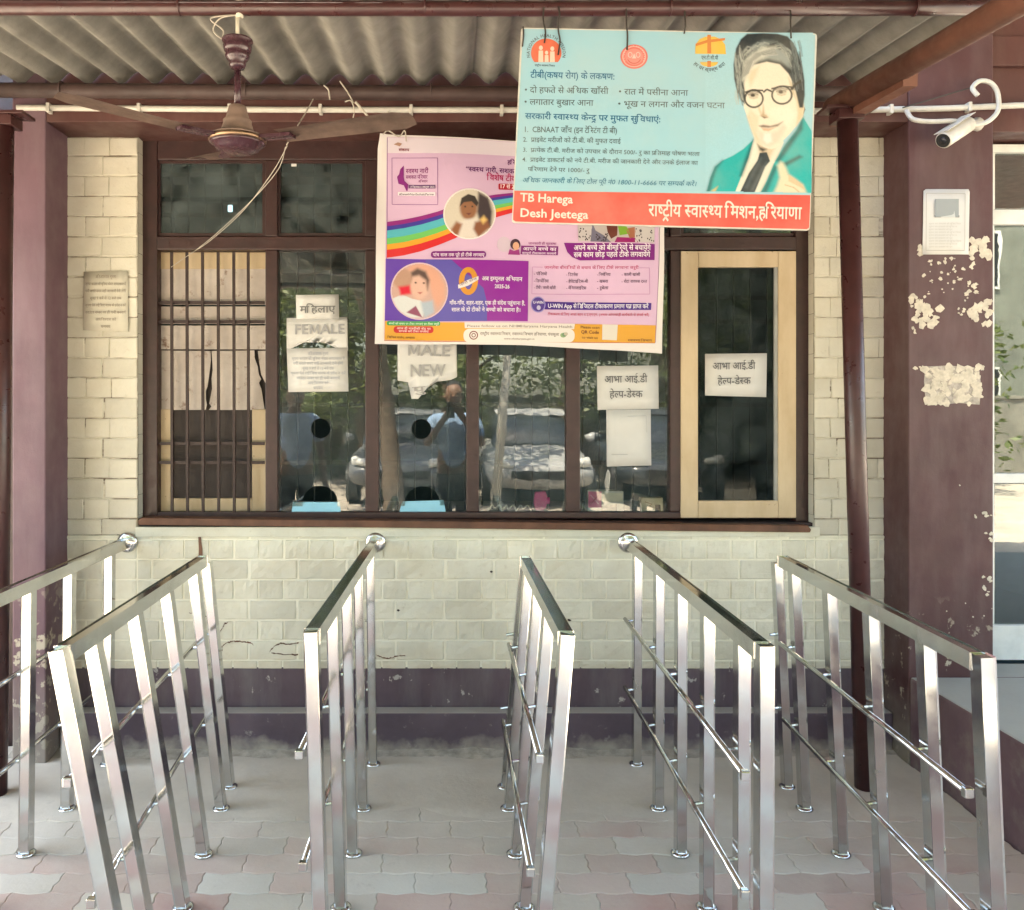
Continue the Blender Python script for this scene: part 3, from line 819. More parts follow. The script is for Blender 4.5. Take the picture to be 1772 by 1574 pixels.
def post(p, q):
    bm = BM(); tube(bm, [p, q], .0385, 24); o = link('post', bm, M['pipe'], C, smooth=True)
    b = BM(); p = Vector(p); box(b, p.x-.10, p.x+.10, p.y-.05, p.y+.05, p.z-.006, p.z+.006, .002)
    box(b, p.x-.05, p.x+.05, p.y-.04, p.y+.05, p.z-.045, p.z-.0065, .002)
    link('post_cap', b, M['pipe'], o)
post(W(1466, 190, 3.3), W(1497, 1364, 3.3)); post(W(6, 200, 3.25), W(-6, 1375, 3.25))

# ------------------------------------------------------------------ stainless queue railings
DEP_W = [3.52, 3.13, 2.815, 2.51, 2.2]; DEP_F = [3.31, 3.13, 2.81, 2.51, 2.2]
def railing(label, top_r, top_f, foot_r, foot_f, deps, flange, rods, name='queue_railing', rod_side=-1, dust=0):
    """top_r/top_f: (X, Y, Z) ends of the handrail centre line; foot_*: X of the feet at those ends (the posts lean)"""
    tr, tf = Vector(top_r), Vector(top_f)
    t = thing(name, label, 'railing', (foot_f, tf.y, 0), 'stainless steel queue railings')
    wd = .036
    bm = BM(); bar(bm, tr, tf+(tr-tf).normalized()*.037, wd, .036, .003); hr = link('handrail', bm, M['steel'], t)
    if flange:
        bm = BM(); c = tr+Vector((0, 0, 0))
        tube(bm, [c+Vector((0, -.016, 0)), c+Vector((0, -.013, 0)), c+Vector((0, -.006, 0)), c+Vector((0, .010, 0))], [.030, .041, .046, .046], 32)
        link('wall_flange', bm, M['steel'], hr, smooth=True)
        bm = BM(); tube(bm, [c+Vector((-.003, .004, .004)), c+Vector((-.003, .012, .004))], .054, 28); link('flange_shadow_disc', bm, M['black'], hr)  # black disc paints the dark shadow round the flange
    ends = [y for y in deps if y > tf.y+.1]+[tf.y+.018]
    for i, y in enumerate(ends):
        f = (tr.y-y)/(tr.y-tf.y); P = tr.lerp(tf, f)
        fx = foot_r+(foot_f-foot_r)*f
        bm = BM(); top = Vector((P.x, y, P.z-.0185)); bot = Vector((fx, y, .004))
        if i == len(ends)-1: top.z = P.z+.018
        bar(bm, bot, top, .034 if i < len(ends)-1 else .036, .034 if i < len(ends)-1 else .036, .003, up=Vector((0, 1, 0)))
        po = link('post', bm, M['steel'], t)
        bm = BM(); lathe(bm, (fx, y, 0), [(.031, .0), (.032, .005), (.028, .009), (.022, .011), (.021, .011)], 24); link('base_flange', bm, M['steel'], po, smooth=True)
    for z in rods:
        fz = 1-z/tr.z
        yr, yf = (tr.y-.06 if not flange else 3.56), tf.y+.03
        def at(y):
            f = (tr.y-y)/(tr.y-tf.y); tx = tr.lerp(tf, f).x; bx = foot_r+(foot_f-foot_r)*f
            return Vector((tx+(bx-tx)*fz+rod_side*.043, y, z))
        bm = BM(); tube(bm, [at(yr), at(yf)], .0085, 12); ro = link('rod', bm, M['steel'], t, smooth=True)
        bm = BM(); e = at(yf); box(bm, e.x-.011, e.x+.011, e.y-.012, e.y+.006, e.z-.012, e.z+.012, .003); link('end_cap', bm, M['steel'], ro)
        for y in ends[:-1]:
            p = at(y); bm = BM(); tube(bm, [p, p+Vector((-rod_side*.028, 0, .004))], .006, 8)
            link('bracket', bm, M['steel'], ro)
    return t
ZT = Z_(936, D)-.004
RZ = (.602, .312)
railing('farthest left steel queue railing, fixed to the wall below the barred opening', (-1.437, D-.004, ZT), (-1.40, 2.02, .905), -1.445, -1.41, DEP_W, True, RZ)
railing('free-standing steel queue railing leaning left, under the FEMALE pane', (-.962, 3.25, .905), (-.935, 1.985, .905), -.868, -.755, DEP_F, False, RZ)
railing('steel queue railing fixed to the wall below the MALE pane', (-.334, D-.004, ZT), (-.360, 2.146, .905), -.325, -.330, DEP_W, True, RZ)
railing('free-standing steel queue railing with a pink reflection on its dark top', (.288, 3.24, .905), (.296, 2.12, .905), .215, .222, DEP_F, False, RZ)
railing('steel queue railing fixed to the wall below the blank white sheet pane', (.787, D-.004, ZT), (.762, 2.02, .905), .783, .760, DEP_W, True, RZ)
railing('free-standing steel queue railing at far right beside the maroon pipe post', (1.287, 3.25, .905), (1.236, 1.93, .905), 1.326, 1.275, DEP_F, False, RZ)

# ------------------------------------------------------------------ ceiling fan
FX, FYc = X_(411, 2.6), 2.6
def fz(y): return Z_(y, 2.6)
fan = thing('ceiling_fan', 'dusty brown three bladed ceiling fan hanging from the canopy pipe', 'ceiling fan', (FX, FYc, fz(20)))
bm = BM(); lathe(bm, (FX, FYc, 0), [(.008, fz(120)), (.021, fz(118)), (.026, fz(112)), (.024, fz(108)), (.033, fz(102)), (.038, fz(96)), (.034, fz(93)), (.041, fz(88)), (.044, fz(80)), (.040, fz(78)), (.047, fz(72)), (.047, fz(69)), (.012, fz(67))], 28)
link('canopy_cup', bm, M['fan'], fan, smooth=True)
bm = BM(); tube(bm, [(FX, FYc, fz(122)), (FX, FYc, fz(188))], .0105, 14); link('down_rod', bm, M['fan'], fan, smooth=True)
bm = BM(); tube(bm, [(FX+.006, FYc, fz(-12)), (FX+.006, FYc, fz(30))], .012, 10); tube(bm, [(FX, FYc, fz(28)), (FX, FYc, fz(70))], .006, 8)
link('hook_shackle', bm, M['oldpaper'], fan, smooth=True)
bm = BM(); lathe(bm, (FX, FYc, 0), [(.014, fz(181)), (.026, fz(184)), (.032, fz(196)), (.036, fz(205)), (.044, fz(209)), (.043, fz(213)), (.048, fz(222)), (.056, fz(232)), (.083, fz(236)), (.087, fz(239))], 32)
mo = link('motor', bm, M['fan_dust'], fan, smooth=True)
bm = BM(); lathe(bm, (FX, FYc, 0), [(.087, fz(239.3)), (.0885, fz(243)), (.086, fz(247))], 32); link('brass_band', bm, M['brass'], mo, smooth=True)
bm = BM(); lathe(bm, (FX, FYc, 0), [(.085, fz(247.3)), (.078, fz(251)), (.071, fz(252)), (.066, fz(258)), (.052, fz(262)), (.020, fz(264))], 32); link('bottom_cover', bm, M['fan'], mo, smooth=True)
for ang, L, up in ((223, .53, 0), (342, .58, 0), (118, .57, .085)):
    a = R(ang); d = Vector((math.cos(a), math.sin(a), 0)); s = Vector((-d.y, d.x, 0)); h = Vector((FX, FYc, fz(241)))
    bm = BM(); nn = 10; top = []; 
    for i in range(nn+1):
        f = i/nn; r = .15+(L-.15)*f; wv = (.046+.012*f)*(1 if f < .93 else 1-.35*(f-.93)/.07)
        tw = .10; z = -.004+.006*f+up*f
        ra = [h+d*r+s*(wv*q)+Vector((0, 0, z-tw*wv*q+.008*(1-q*q))) for q in (-1, -.5, 0, .5, 1)]
        top.append([bm.verts.new(p) for p in ra])
    for p, q in zip(top, top[1:]):
        for k in range(4): bm.faces.new((p[k], p[k+1], q[k+1], q[k]))
    r_ = bmesh.ops.solidify(bm, geom=bm.faces[:], thickness=.003)
    bl = link('blade', bm, M['fan_dust'], fan, smooth=False)
    bm = BM(); bar(bm, h+d*.075+Vector((0, 0, -.002)), h+d*.19+Vector((0, 0, -.006)), .036, .006, .002); link('blade_arm', bm, M['fan'], bl)
bm = BM()
for o_ in ((-.03, .03), (.0, .05)):
    tube(bm, spline([(FX+.004, FYc, fz(25)), (FX-.05+o_[0], FYc-.01, fz(34)), (FX-.075-o_[0], FYc, fz(52)), (FX-.045, FYc, fz(68)), (FX-.01, FYc, fz(70))]), .0022, 6)
link('supply_wire', bm, M['wire'], fan)

# loose cords and strings
bm = BM(); rr = .0014
tube(bm, spline([W(497, 252, 2.62), W(470, 300, 2.85), W(420, 365, 3.2), W(365, 415, 3.6), W(325, 442, FY-.003), W(296, 462, FY-.003)]), rr, 6)
tube(bm, spline([W(494, 254, 2.62), W(480, 295, 2.9), W(432, 350, 3.2), W(372, 406, 3.6), W(333, 437, FY-.003)]), rr, 6)
tag(link('cord', bm, M['wire']), 'doubled pale cord running down from the fan to the barred opening', 'cord')
bm = BM(); tube(bm, spline([W(496, 250, 2.6), W(510, 225, 2.7), W(528, 196, 2.9), W(542, 171, 3.1)]), .0022, 6)
tag(link('string', bm, M['wire']), 'short frayed string standing up from the right fan blade', 'string', )
bm = BM(); tube(bm, spline([W(560, 147, 3.4), W(568, 155, 3.41), W(571, 172, 3.41)]), .003, 6)
tube(bm, spline([W(588, 140, 3.41), W(602, 160, 3.41), W(612, 178, 3.41)]), .003, 6); tube(bm, spline([W(597, 176, 3.41), W(607, 174, 3.40), W(613, 190, 3.41), W(610, 208, 3.41)]), .0025, 6)
tube(bm, [W(615, 176, 3.40), W(642, 207, 3.42)], [.006, .004], 6)
tag(link('string', bm, M['wire']), 'knotted white string ends dangling from the purlin above the banner', 'string')
# white conduit along the beam
CYp = PF-.02
def conduit(p, q, label, n):
    bm = BM(); p, q = Vector(p), Vector(q); tube(bm, [p, p.lerp(q, .33)+Vector((0, 0, -.004)), p.lerp(q, .66), q], .0125, 12)
    o = tag(link('conduit_pipe', bm, M['white_plastic'], smooth=True), label, 'pipe')
    for i in range(n):
        c = p.lerp(q, (i+.35)/n); bm = BM(); box(bm, c.x-.007, c.x+.007, c.y-.0155, c.y+.02, c.z-.021, c.z+.017, .002); link('clip', bm, M['white_plastic'], o)
conduit(W(30, 186, CYp), W(1440, 192, CYp), 'long white conduit pipe running along the maroon beam behind the fan', 9)
conduit(W(1493, 190, CYp), W(1900, 178, CYp), 'white conduit pipe with loose end above the security camera on the right pillar', 3)
# security camera
camY = PF-.09
K = thing('security_camera', 'white bullet security camera pointing down left from the maroon pillar', 'camera', W(1680, 215, PF))
a, b = W(1632, 243, camY-.05), W(1676, 214, camY+.02)
d = (b-a).normalized()
bm = BM(); tube(bm, [a, a+d*.004, b-d*.006, b], [.031, .033, .033, .028], 28); link('housing', bm, M['white_plastic'], K, smooth=True)
bm = BM(); tube(bm, [a-d*.001, a+d*.003], [.028, .028], 24); le = link('lens_face', bm, M['black'], K)
bm = BM(); tube(bm, [a-d*.004, a-d*.0005], [.013, .016], 20); link('lens', bm, plain('lens_glass', (.03, .03, .035), .05, bump=0), le, smooth=True)
bm = BM(); tube(bm, [a-d*.02+Vector((0, 0, .038)), b+Vector((0, 0, .040))], .003, 6); bar(bm, a-d*.016+Vector((0, 0, .038)), b+Vector((0, 0, .039)), .062, .003, .001); link('sunshade', bm, M['white_plastic'], K)
bm = BM(); tube(bm, [b, b+Vector((.03, .03, .005)), W(1690, 215, PF-.006)], [.012, .012, .03], 12); link('bracket', bm, M['white_plastic'], K, smooth=True)
bm = BM()
tube(bm, spline([W(1569, 192, CYp-.02), W(1580, 206, camY), W(1610, 210, camY-.01), W(1650, 209, camY), W(1665, 214, camY), W(1690, 216, camY), W(1712, 208, camY), W(1727, 190, camY+.01), W(1726, 160, camY+.02), W(1714, 143, camY+.02), W(1695, 140, camY+.02), W(1683, 152, camY+.01), W(1692, 165, camY)]), .0095, 12)
tag(link('cable', bm, M['white_plastic'], smooth=True), 'thick white cable looped in a hook above the security camera', 'cable')
bm = BM(); tube(bm, spline([W(1562, 186, CYp-.015), W(1600, 175, CYp-.02), W(1650, 160, CYp-.02), W(1685, 150, CYp-.03)]), .003, 6)
tag(link('cable', bm, M['darkwire']), 'thin dark cable sagging from the conduit up to the white loop', 'cable')

# ------------------------------------------------------------------ paper notices
def sheet(label, poly, Y, mat='paper', curl=.0016, cat='notice', name='paper_notice', group=None):
    bm = BM(); slab(bm, poly, Y, .0006)
    bmesh.ops.triangulate(bm, faces=bm.faces[:]); bmesh.ops.subdivide_edges(bm, edges=bm.edges[:], cuts=3, use_grid_fill=True)
    for v in bm.verts: v.co.y -= curlf(v.co, curl, poly[0][0])
    o = tag(link(name, bm, M[mat], smooth=True), label, cat, group); CURL[o.name] = (curl, poly[0][0]); return o
CURL = {}
def curlf(v, c, sd): return abs(noise.noise(Vector((v.x*9, v.z*9, sd*.37))))*c
PY = GY-.0045                                           # stuck on the glass
GREY = (112, 112, 112)
def lettering(parent, Y, fn, gain=.85, mat='print'):
    c_, sd = CURL.get(parent.name, (0, 0)); p = Print(Y, gain=gain, deform=lambda v: Vector((v.x, v.y-curlf(v, c_, sd), v.z))); fn(p); return p.done('lettering', M[mat], parent)
s = sheet('small white paper reading mahila in Hindi, above the FEMALE sheet', [(512, 510), (586, 509), (587, 551), (513, 552)], PY-.001)
lettering(s, PY-.0055, lambda p: p.text('महिलाए', (519, 541), (580, 540), 11, (120, 120, 120), .012))
s = sheet('white FEMALE sheet with a torn hole along its lower edge', [(496, 550), (601, 548), (602, 606), (590, 606), (580, 597), (560, 592), (535, 588), (516, 593), (508, 601), (496, 605)], PY)
lettering(s, PY-.0048, lambda p: p.text('FEMALE', (509, 578), (597, 577), 15, (160, 160, 162), .018))
s = sheet('printed Hindi notice in many lines, below the FEMALE sheet', [(496, 603), (601, 601), (603, 677), (499, 678)], PY-.001)
def notice(p, x0, x1, y0, y1, n, c=(165, 168, 178)):
    T = ['अतिआवश्यक सूचना', 'कृपया काउंटर की सुविधा केवल आपातकाल में', 'पर्ची बनाते समय सही जानकारी देनी होगी', 'सुबह 9 बजे से 12 बजे तक', 'कृपया धैर्य रखें बिना मास्क के प्रवेश न करें', 'काउंटर नम्बर पर ही पर्ची बनवायें', 'आप विश्वास करें', 'धन्यवाद']
    for i in range(n):
        y = y0+(y1-y0)*i/(n-1); t = T[i % len(T)]; wdt = min(x1-x0, len(t)*2.35)
        m = (x0+x1)/2; p.text(t, (m-wdt/2, y+3), (m+wdt/2, y+3), 4.2 if i else 5, c, .005)
lettering(s, PY-.0055, lambda p: notice(p, 503, 598, 611, 670, 8))
s = sheet('white sheet reading MALE with a second line NEW, hanging under the banner', [(688, 585), (790, 588), (791, 652), (780, 657), (758, 659), (742, 662), (738, 672), (724, 690), (712, 690), (709, 668), (706, 661), (688, 658)], PY)
def f(p):
    p.text('MALE', (704, 615), (779, 616), 17, (160, 160, 160), .018); p.text('NEW', (709, 651), (771, 650), 18, (162, 160, 160), .018); p.text('पु', (714, 680), (736, 678), 10, (160, 156, 156), .01)
lettering(s, PY-.0048, f)
def helpdesk(p, x, y, dx=0):
    p.text('आभा आई.डी', (x+12, y+30), (x+86, y+29), 11, (92, 92, 96), .008); p.text('हेल्प-डेस्क', (x+21, y+56), (x+78, y+55), 11, (92, 92, 96), .008)
s = sheet('white Hindi help desk paper stuck above the smaller blank sheet', [(1033, 633), (1139, 632), (1140, 707), (1034, 709)], PY-.001)
lettering(s, PY-.0055, lambda p: helpdesk(p, 1034, 632))
s = sheet('narrow blank white sheet hanging below a help desk paper', [(1049, 709), (1126, 708), (1127, 805), (1050, 807)], PY)
def f(p):
    p.line([(1058, 786), (1086, 786)], 1.2, (170, 170, 170)); p.line([(1086, 720), (1118, 719), (1119, 748)], 1, (190, 190, 190))
lettering(s, PY-.0048, f)
s = sheet('white Hindi help desk paper on the cream framed casement', [(1220, 612), (1327, 611), (1326, 687), (1220, 684)], CSY+.013)
lettering(s, CSY+.0085, lambda p: helpdesk(p, 1221, 609))
s = sheet('faded buff Hindi notice pasted on the left brick pier', [(145, 470), (221, 468), (222, 574), (144, 571)], D-.009, 'oldpaper', .004)
lettering(s, D-.0145, lambda p: notice(p, 148, 218, 478, 564, 8, (150, 138, 124)))
s = sheet('white pillar notice with a small grey photograph and fine print', [(1598, 330), (1602, 327), (1676, 327), (1678, 332), (1676, 440), (1596, 440)], PF-.007, 'paper', .003)
def f(p):
    p.poly([(1618, 344), (1659, 344), (1659, 376), (1618, 376)], (150, 156, 158)); p.poly([(1622, 376), (1626, 360), (1640, 352), (1650, 358), (1653, 376)], (196, 200, 200)); p.poly([(1626, 350), (1645, 346), (1652, 353), (1636, 354)], (78, 78, 78))
    p.line([(1603, 334), (1670, 335), (1669, 433), (1602, 433), (1603, 334)], 1, (176, 172, 166))
    p.poly([(1617, 372), (1660, 372), (1660, 376), (1617, 376)], (128, 128, 128))
    for i in range(9): p.text('सूचना जन साधारण को सूचित किया जाता है'[:30-(i % 3)*4], (1607, 388+i*5), (1664-(i % 3)*8, 388+i*5), 2.4, (184, 180, 174))
lettering(s, PF-.0108, f)
def scraps(label, areas, seed, base=None):
    rg = random.Random(seed); x0, x1, y0, y1 = areas[0][:4]
    t = thing('torn_paper', label, 'torn paper', W((x0+x1)/2, (y0+y1)/2, PF-.004))
    if base: link('scrap_sheet', slab(BM(), base, PF-.0048, .0006), plain('grey_paste_residue', (.34, .30, .26), .9, var=.35, scale=60, bump=.5), t)
    for (x0, x1, y0, y1, n, rmin, rmax) in areas:
        bm = BM()
        for _ in range(n):
            cx, cy_ = rg.uniform(x0, x1), rg.uniform(y0, y1); r = rg.uniform(rmin, rmax); m = rg.randint(7, 12)
            pts = [(cx+r*rg.uniform(.35, 1.1)*math.cos(6.2832*i/m), cy_+r*rg.uniform(.35, 1.0)*math.sin(6.2832*i/m)) for i in range(m)]
            slab(bm, pts, PF-.0048-rg.uniform(.0004, .0016), .0008)
        link('scrap_patch', bm, M['torn'], t)
    return t
scraps('cream torn poster scraps trailing below the pillar notice', [(1588, 1606, 424, 440, 9, 3, 7), (1680, 1712, 415, 446, 16, 4, 10), (1598, 1670, 444, 490, 26, 1, 5), (1664, 1690, 450, 520, 16, 2, 6), (1605, 1650, 480, 510, 10, 1, 3)], 4)
scraps('cream torn poster scraps stuck in two corner patches on mid pillar', [(1572, 1600, 512, 530, 12, 3, 8), (1584, 1628, 528, 562, 26, 4, 10), (1676, 1715, 520, 562, 30, 4, 10), (1655, 1690, 530, 545, 8, 1, 4), (1578, 1584, 560, 575, 3, 2, 4)], 8)
scraps('squarish patch of torn cream paper lowest on the maroon pillar', [(1600, 1697, 633, 700, 95, 4, 11), (1578, 1600, 634, 640, 6, 2, 6), (1690, 1705, 632, 640, 5, 3, 5)], 15, [(1601, 634), (1640, 632), (1694, 636), (1698, 668), (1695, 700), (1660, 697), (1630, 700), (1602, 696), (1599, 660)])
scraps('small flakes of paper and plaster along the pillar edge', [(1678, 1690, 890, 895, 2, 2, 4), (1698, 1716, 886, 900, 6, 2, 6), (1706, 1717, 920, 935, 4, 2, 5), (1700, 1717, 996, 1030, 9, 2, 5), (1665, 1717, 1040, 1070, 4, 1, 2), (1636, 1642, 1056, 1060, 1, 1, 2), (1660, 1664, 837, 841, 1, 1, 2)], 23)

# things on the counter behind the glass
TY = GY+.012
for lab, poly in (('pale blue tray at the FEMALE pane, under its pass-through', [(507, 869), (588, 869), (590, 890), (504, 890)]), ('pale blue tray at the MALE pane, under its pass-through', [(696, 868), (768, 866), (772, 890), (690, 890)])):
    bm = BM(); v0 = [W(x, y, GY-.012 if y > 880 else GY+.006) for x, y in poly]
    a = [bm.verts.new(v) for v in v0]; b = [bm.verts.new(v+Vector((0, .003, .002))) for v in v0]
    bm.faces.new(a); bm.faces.new(b[::-1])
    for i in range(4): bm.faces.new((a[i], a[(i+1) % 4], b[(i+1) % 4], b[i]))
    tag(link('tray', bm, M['blue']), lab, 'tray', 'blue counter trays')
pt = thing('tape_holder', 'magenta plastic tape holder standing on the counter', 'tape holder', W(937, 884, TY))
bm = BM(); slab(bm, [(926, 852), (944, 850), (947, 858), (946, 878), (940, 883), (927, 883), (924, 870)], TY, .04); bmesh.ops.bevel(bm, geom=bm.edges[:], offset=.003, segments=2, affect='EDGES'); link('body', bm, M['pink'], pt)
bm = BM(); tube(bm, [W(945, 866, TY+.018), W(951, 866, TY+.018)], .016, 18); link('roll', bm, M['pink'], pt)
cb = thing('carton', 'small white and pink carton on the counter by the blank sheet', 'carton', W(1048, 887, TY))
bm = BM(); slab(bm, [(1017, 848), (1079, 850), (1079, 887), (1017, 887)], TY, .07); link('carton_body', bm, M['paper'], cb)
p = Print(TY-.0008); p.poly([(1018, 850), (1041, 850), (1041, 878), (1018, 878)], (226, 90, 150)); p.poly([(1041, 876), (1068, 872), (1068, 886), (1041, 886)], (90, 88, 84)); p.poly([(1043, 852), (1078, 853), (1078, 868), (1043, 868)], (226, 220, 200)); p.line([(1022, 856), (1036, 872)], 2, (250, 170, 200)); p.line([(1036, 856), (1022, 872)], 2, (200, 60, 120)); p.done('printing', M['print'], cb)
bm = BM(); slab(bm, [(1110, 862), (1147, 861), (1148, 887), (1109, 887)], TY, .05)
bb = tag(link('carton', bm, plain('buff_card', (.55, .47, .33), .7)), 'small buff carton at the counter corner beside the casement', 'carton')
p = Print(TY-.0008); p.poly([(1134, 873), (1143, 873), (1143, 884), (1134, 884)], (60, 52, 46)); p.line([(1116, 868), (1128, 872), (1118, 880)], 1.5, (150, 120, 90)); p.done('printing', M['print'], bb)
bm = BM()
for x, s_ in ((856, 1), (880, 1), (905, .8)): tube(bm, spline([W(x-12, 884, TY), W(x-4, 874, TY+.01), W(x, 880, TY), W(x+8, 874, TY+.01), W(x+14, 884, TY)]), .004*s_, 7)
tag(link('cable', bm, M['alu'], smooth=True), 'tangle of grey cable lying on the counter behind the fourth pane', 'cable')
bm = BM(); box(bm, X_(504, GY-.003), X_(513, GY-.003), GY-.004, GY-.001, Z_(288, GY), Z_(280, GY), .0006); tag(link('sticker', bm, M['paper']), 'tiny white square sticker on an upper glass light', 'sticker')

# ------------------------------------------------------------------ pink vaccination banner
BY = PF-.045
def bz(x, y): return (640+x/3.4077, 220+y/3.4077)
def bdef(v):
    q = (v.x+.3)*6; t = v.z
    off = .008*math.sin(q*1.7+t*3)+.005*math.sin(t*14+q)+.005*noise.noise(Vector((v.x*4, v.z*5, 2)))
    e = max(0, 1-(v.x-X_(652, BY))/.05); off -= .012*e*e*math.sin(t*9)
    return Vector((v.x, v.y+off, v.z))
BN = Print(BY, bz, bdef, gain=.69); b = BN
b.poly([(60, 30), (110, 40), (830, 75), (1750, 90), (1720, 1335), (1500, 1318), (1200, 1300), (900, 1285), (500, 1278), (150, 1280), (30, 1278), (45, 1100), (35, 950), (62, 750), (58, 600), (75, 420), (50, 230), (45, 120)], (236, 228, 226), 1)
banner = b.done('vaccination_banner', M['vinyl'], None, .016)
tag(banner, 'pink Hindi vaccination banner with a rainbow strip, tied up behind the hanging sign', 'banner')
b = Print(BY-.0006, bz, bdef, lift=.0006, gain=.67)
LILAC = (226, 190, 222)
b.poly([(100, 55), (1715, 110), (1690, 1180), (1680, 1270), (85, 1255), (100, 600)], LILAC, 1)
b.poly([(102, 58), (1715, 112), (1714, 190), (840, 165), (102, 150)], (240, 226, 238), 1.3)
b.line([(103, 58), (100, 760), (88, 1255)], 3, (120, 80, 140), 1.6); b.line([(85, 1258), (1680, 1272)], 4, (200, 110, 60), 1.6); b.line([(1712, 560), (1682, 1270)], 3, (150, 110, 150), 1.6)
b.done('printed_background', M['vinyl'], banner, .016)
b = Print(BY-.0022, bz, bdef, lift=.0009, gain=.67)
# rainbow
def band(o0, o1, c, k):
    up = [(102, 555), (200, 540), (300, 520), (400, 495), (520, 455), (640, 420), (740, 400), (860, 385), (1000, 380)]
    lo = [(100, 770), (200, 755), (300, 730), (400, 695), (500, 655), (620, 600), (740, 535), (860, 500), (1000, 485)]
    f = lambda i, o: (up[i][0]+(lo[i][0]-up[i][0])*o, up[i][1]+(lo[i][1]-up[i][1])*o)
    for i in range(8): b.poly([f(i, o0), f(i+1, o0), f(i+1, o1), f(i, o1)], c, k)
for i, (o0, o1, c) in enumerate(((0, .12, (150, 40, 130)), (.12, .24, (70, 60, 160)), (.24, .46, (90, 190, 205)), (.46, .63, (120, 205, 110)), (.63, .78, (238, 170, 60)), (.78, 1, (222, 50, 56)))): band(o0, o1, c, 1)
discs = []
def photo_disc(cx, cy, rx, ry, ring, base, blobs):
    b.ell(cx, cy, rx, ry, ring, 2, 44); discs.append((cx, cy, rx-8, ry-8, base, blobs))
def el(cx, cy, rx, ry, n=18): return [(cx+rx*math.cos(6.2832*i/n), cy+ry*math.sin(6.2832*i/n)) for i in range(n)]
photo_disc(588, 513, 155, 148, (246, 238, 236), (216, 206, 190), [([(640, 385), (700, 420), (722, 500), (715, 590), (660, 600), (630, 500)], (62, 50, 56)), (el(582, 478, 52, 70), (150, 100, 70)), ([(530, 470), (540, 420), (580, 398), (620, 410), (640, 450), (630, 470), (600, 440), (555, 445)], (48, 38, 36)), ([(470, 620), (520, 560), (560, 545), (620, 540), (660, 560), (640, 650), (540, 650)], (226, 216, 208)), ([(478, 600), (510, 555), (545, 570), (520, 640), (490, 630)], (150, 96, 66)), ([(620, 560), (690, 540), (710, 590), (640, 650), (610, 600)], (138, 84, 58)), ([(650, 545), (672, 525), (690, 548), (668, 570)], (236, 196, 120)), (el(562, 470, 6, 5, 8), (40, 28, 26)), (el(604, 470, 6, 5, 8), (40, 28, 26)), ([(566, 508), (600, 506), (584, 520)], (110, 50, 46))])
# logo card
b.line([(130, 180), (400, 185), (400, 455), (130, 450), (130, 180)], 3, (150, 100, 160), 1.2)
b.poly([(200, 225), (180, 245), (172, 275), (160, 290), (170, 298), (168, 330), (200, 340), (215, 372), (222, 372), (226, 335), (200, 310), (190, 280), (192, 250)], (140, 30, 130), 1.4)
b.text('स्वस्थ नारी', (212, 270), (345, 272), 24, (140, 40, 120), .012); b.text('सशक्त परिवार', (212, 302), (340, 304), 19, (150, 60, 130), .012); b.text('अभियान', (285, 325), (340, 326), 13, (140, 50, 120), .01)
b.poly([(228, 338), (387, 341), (387, 362), (228, 358)], (110, 70, 120), 1.4); b.text('17 सितम्बर-2 अक्टूबर 2025', (234, 356), (382, 358), 10, (240, 230, 240), .01, 1.8)
b.poly([(165, 378), (385, 384), (385, 404), (165, 398)], (246, 240, 246), 1.4); b.text('#SwasthNariSashaktParivar', (172, 396), (380, 401), 11, (90, 60, 90), .012, 1.8)
b.text('हरियाणा', (812, 215), (925, 218), 24, (110, 40, 110), .02); b.text('“स्वस्थ नारी, सशक्त', (565, 265), (875, 270), 26, (110, 40, 112), .014); b.text('विशेष टीका', (692, 315), (880, 318), 32, (200, 50, 110), .016)
b.rrect(758, 333, 960, 370, 8, (196, 36, 60), 1.4); b.text('17 से 2 अक्टूबर', (765, 361), (955, 364), 22, (248, 236, 236), .02, 1.8)
b.rrect(360, 730, 685, 770, 18, (130, 30, 130), 1.4); b.text('पांच साल तक पूरे हो टीके लगवाए', (372, 760), (675, 762), 17, (246, 232, 246), .018, 1.8)
# mascot-free emblem area: plain seated woman figure, caption
b.ell(790, 690, 40, 45, (216, 196, 214), 1.2, 20); b.ell(858, 690, 30, 32, (70, 40, 60), 1.4, 20); b.ell(862, 700, 19, 24, (226, 170, 140), 1.8, 16); b.poly([(815, 750), (825, 718), (850, 728), (880, 718), (885, 752)], (160, 50, 130), 1.6)
b.text('जानकारी ही सुरक्षा', (935, 690), (1100, 692), 12, (150, 60, 130), .01); b.poly([(893, 697), (1112, 700), (1110, 753), (889, 748)], (128, 26, 122), 1.4)
b.text('आपने बच्चे का', (903, 724), (1100, 727), 17, (246, 234, 246), .022, 1.8); b.text('सम्पूर्ण टीकाकरण करवायें', (898, 746), (1100, 749), 11, (240, 220, 240), .016, 1.8)
# right photo strip
b.poly([(1225, 560), (1680, 575), (1676, 682), (1230, 672)], (196, 186, 184), 1.2)
for pts, c in (([(1310, 560), (1330, 610), (1380, 640), (1420, 680), (1300, 674)], (120, 116, 136)), ([(1390, 560), (1460, 565), (1455, 640), (1420, 660), (1400, 620)], (110, 56, 46)), ([(1460, 580), (1510, 585), (1530, 630), (1470, 640)], (130, 178, 60)), ([(1505, 600), (1560, 590), (1570, 650), (1530, 660)], (176, 112, 84)), ([(1560, 590), (1678, 590), (1676, 680), (1560, 680)], (214, 206, 204)), ([(1455, 650), (1560, 655), (1580, 682), (1440, 680)], (160, 30, 110)), ([(1228, 585), (1310, 585), (1300, 674), (1232, 672)], (206, 198, 198))): b.poly(pts, c, 1.6+b.k*.05)
rg = random.Random(2)
for _ in range(60):
    x, y = rg.choice(((rg.uniform(1232, 1300), rg.uniform(590, 670)), (rg.uniform(1565, 1672), rg.uniform(595, 676)), (rg.uniform(1330, 1400), rg.uniform(630, 674)))); b.ell(x, y, 4, 5, (70, 60, 70), 2.6, 6)
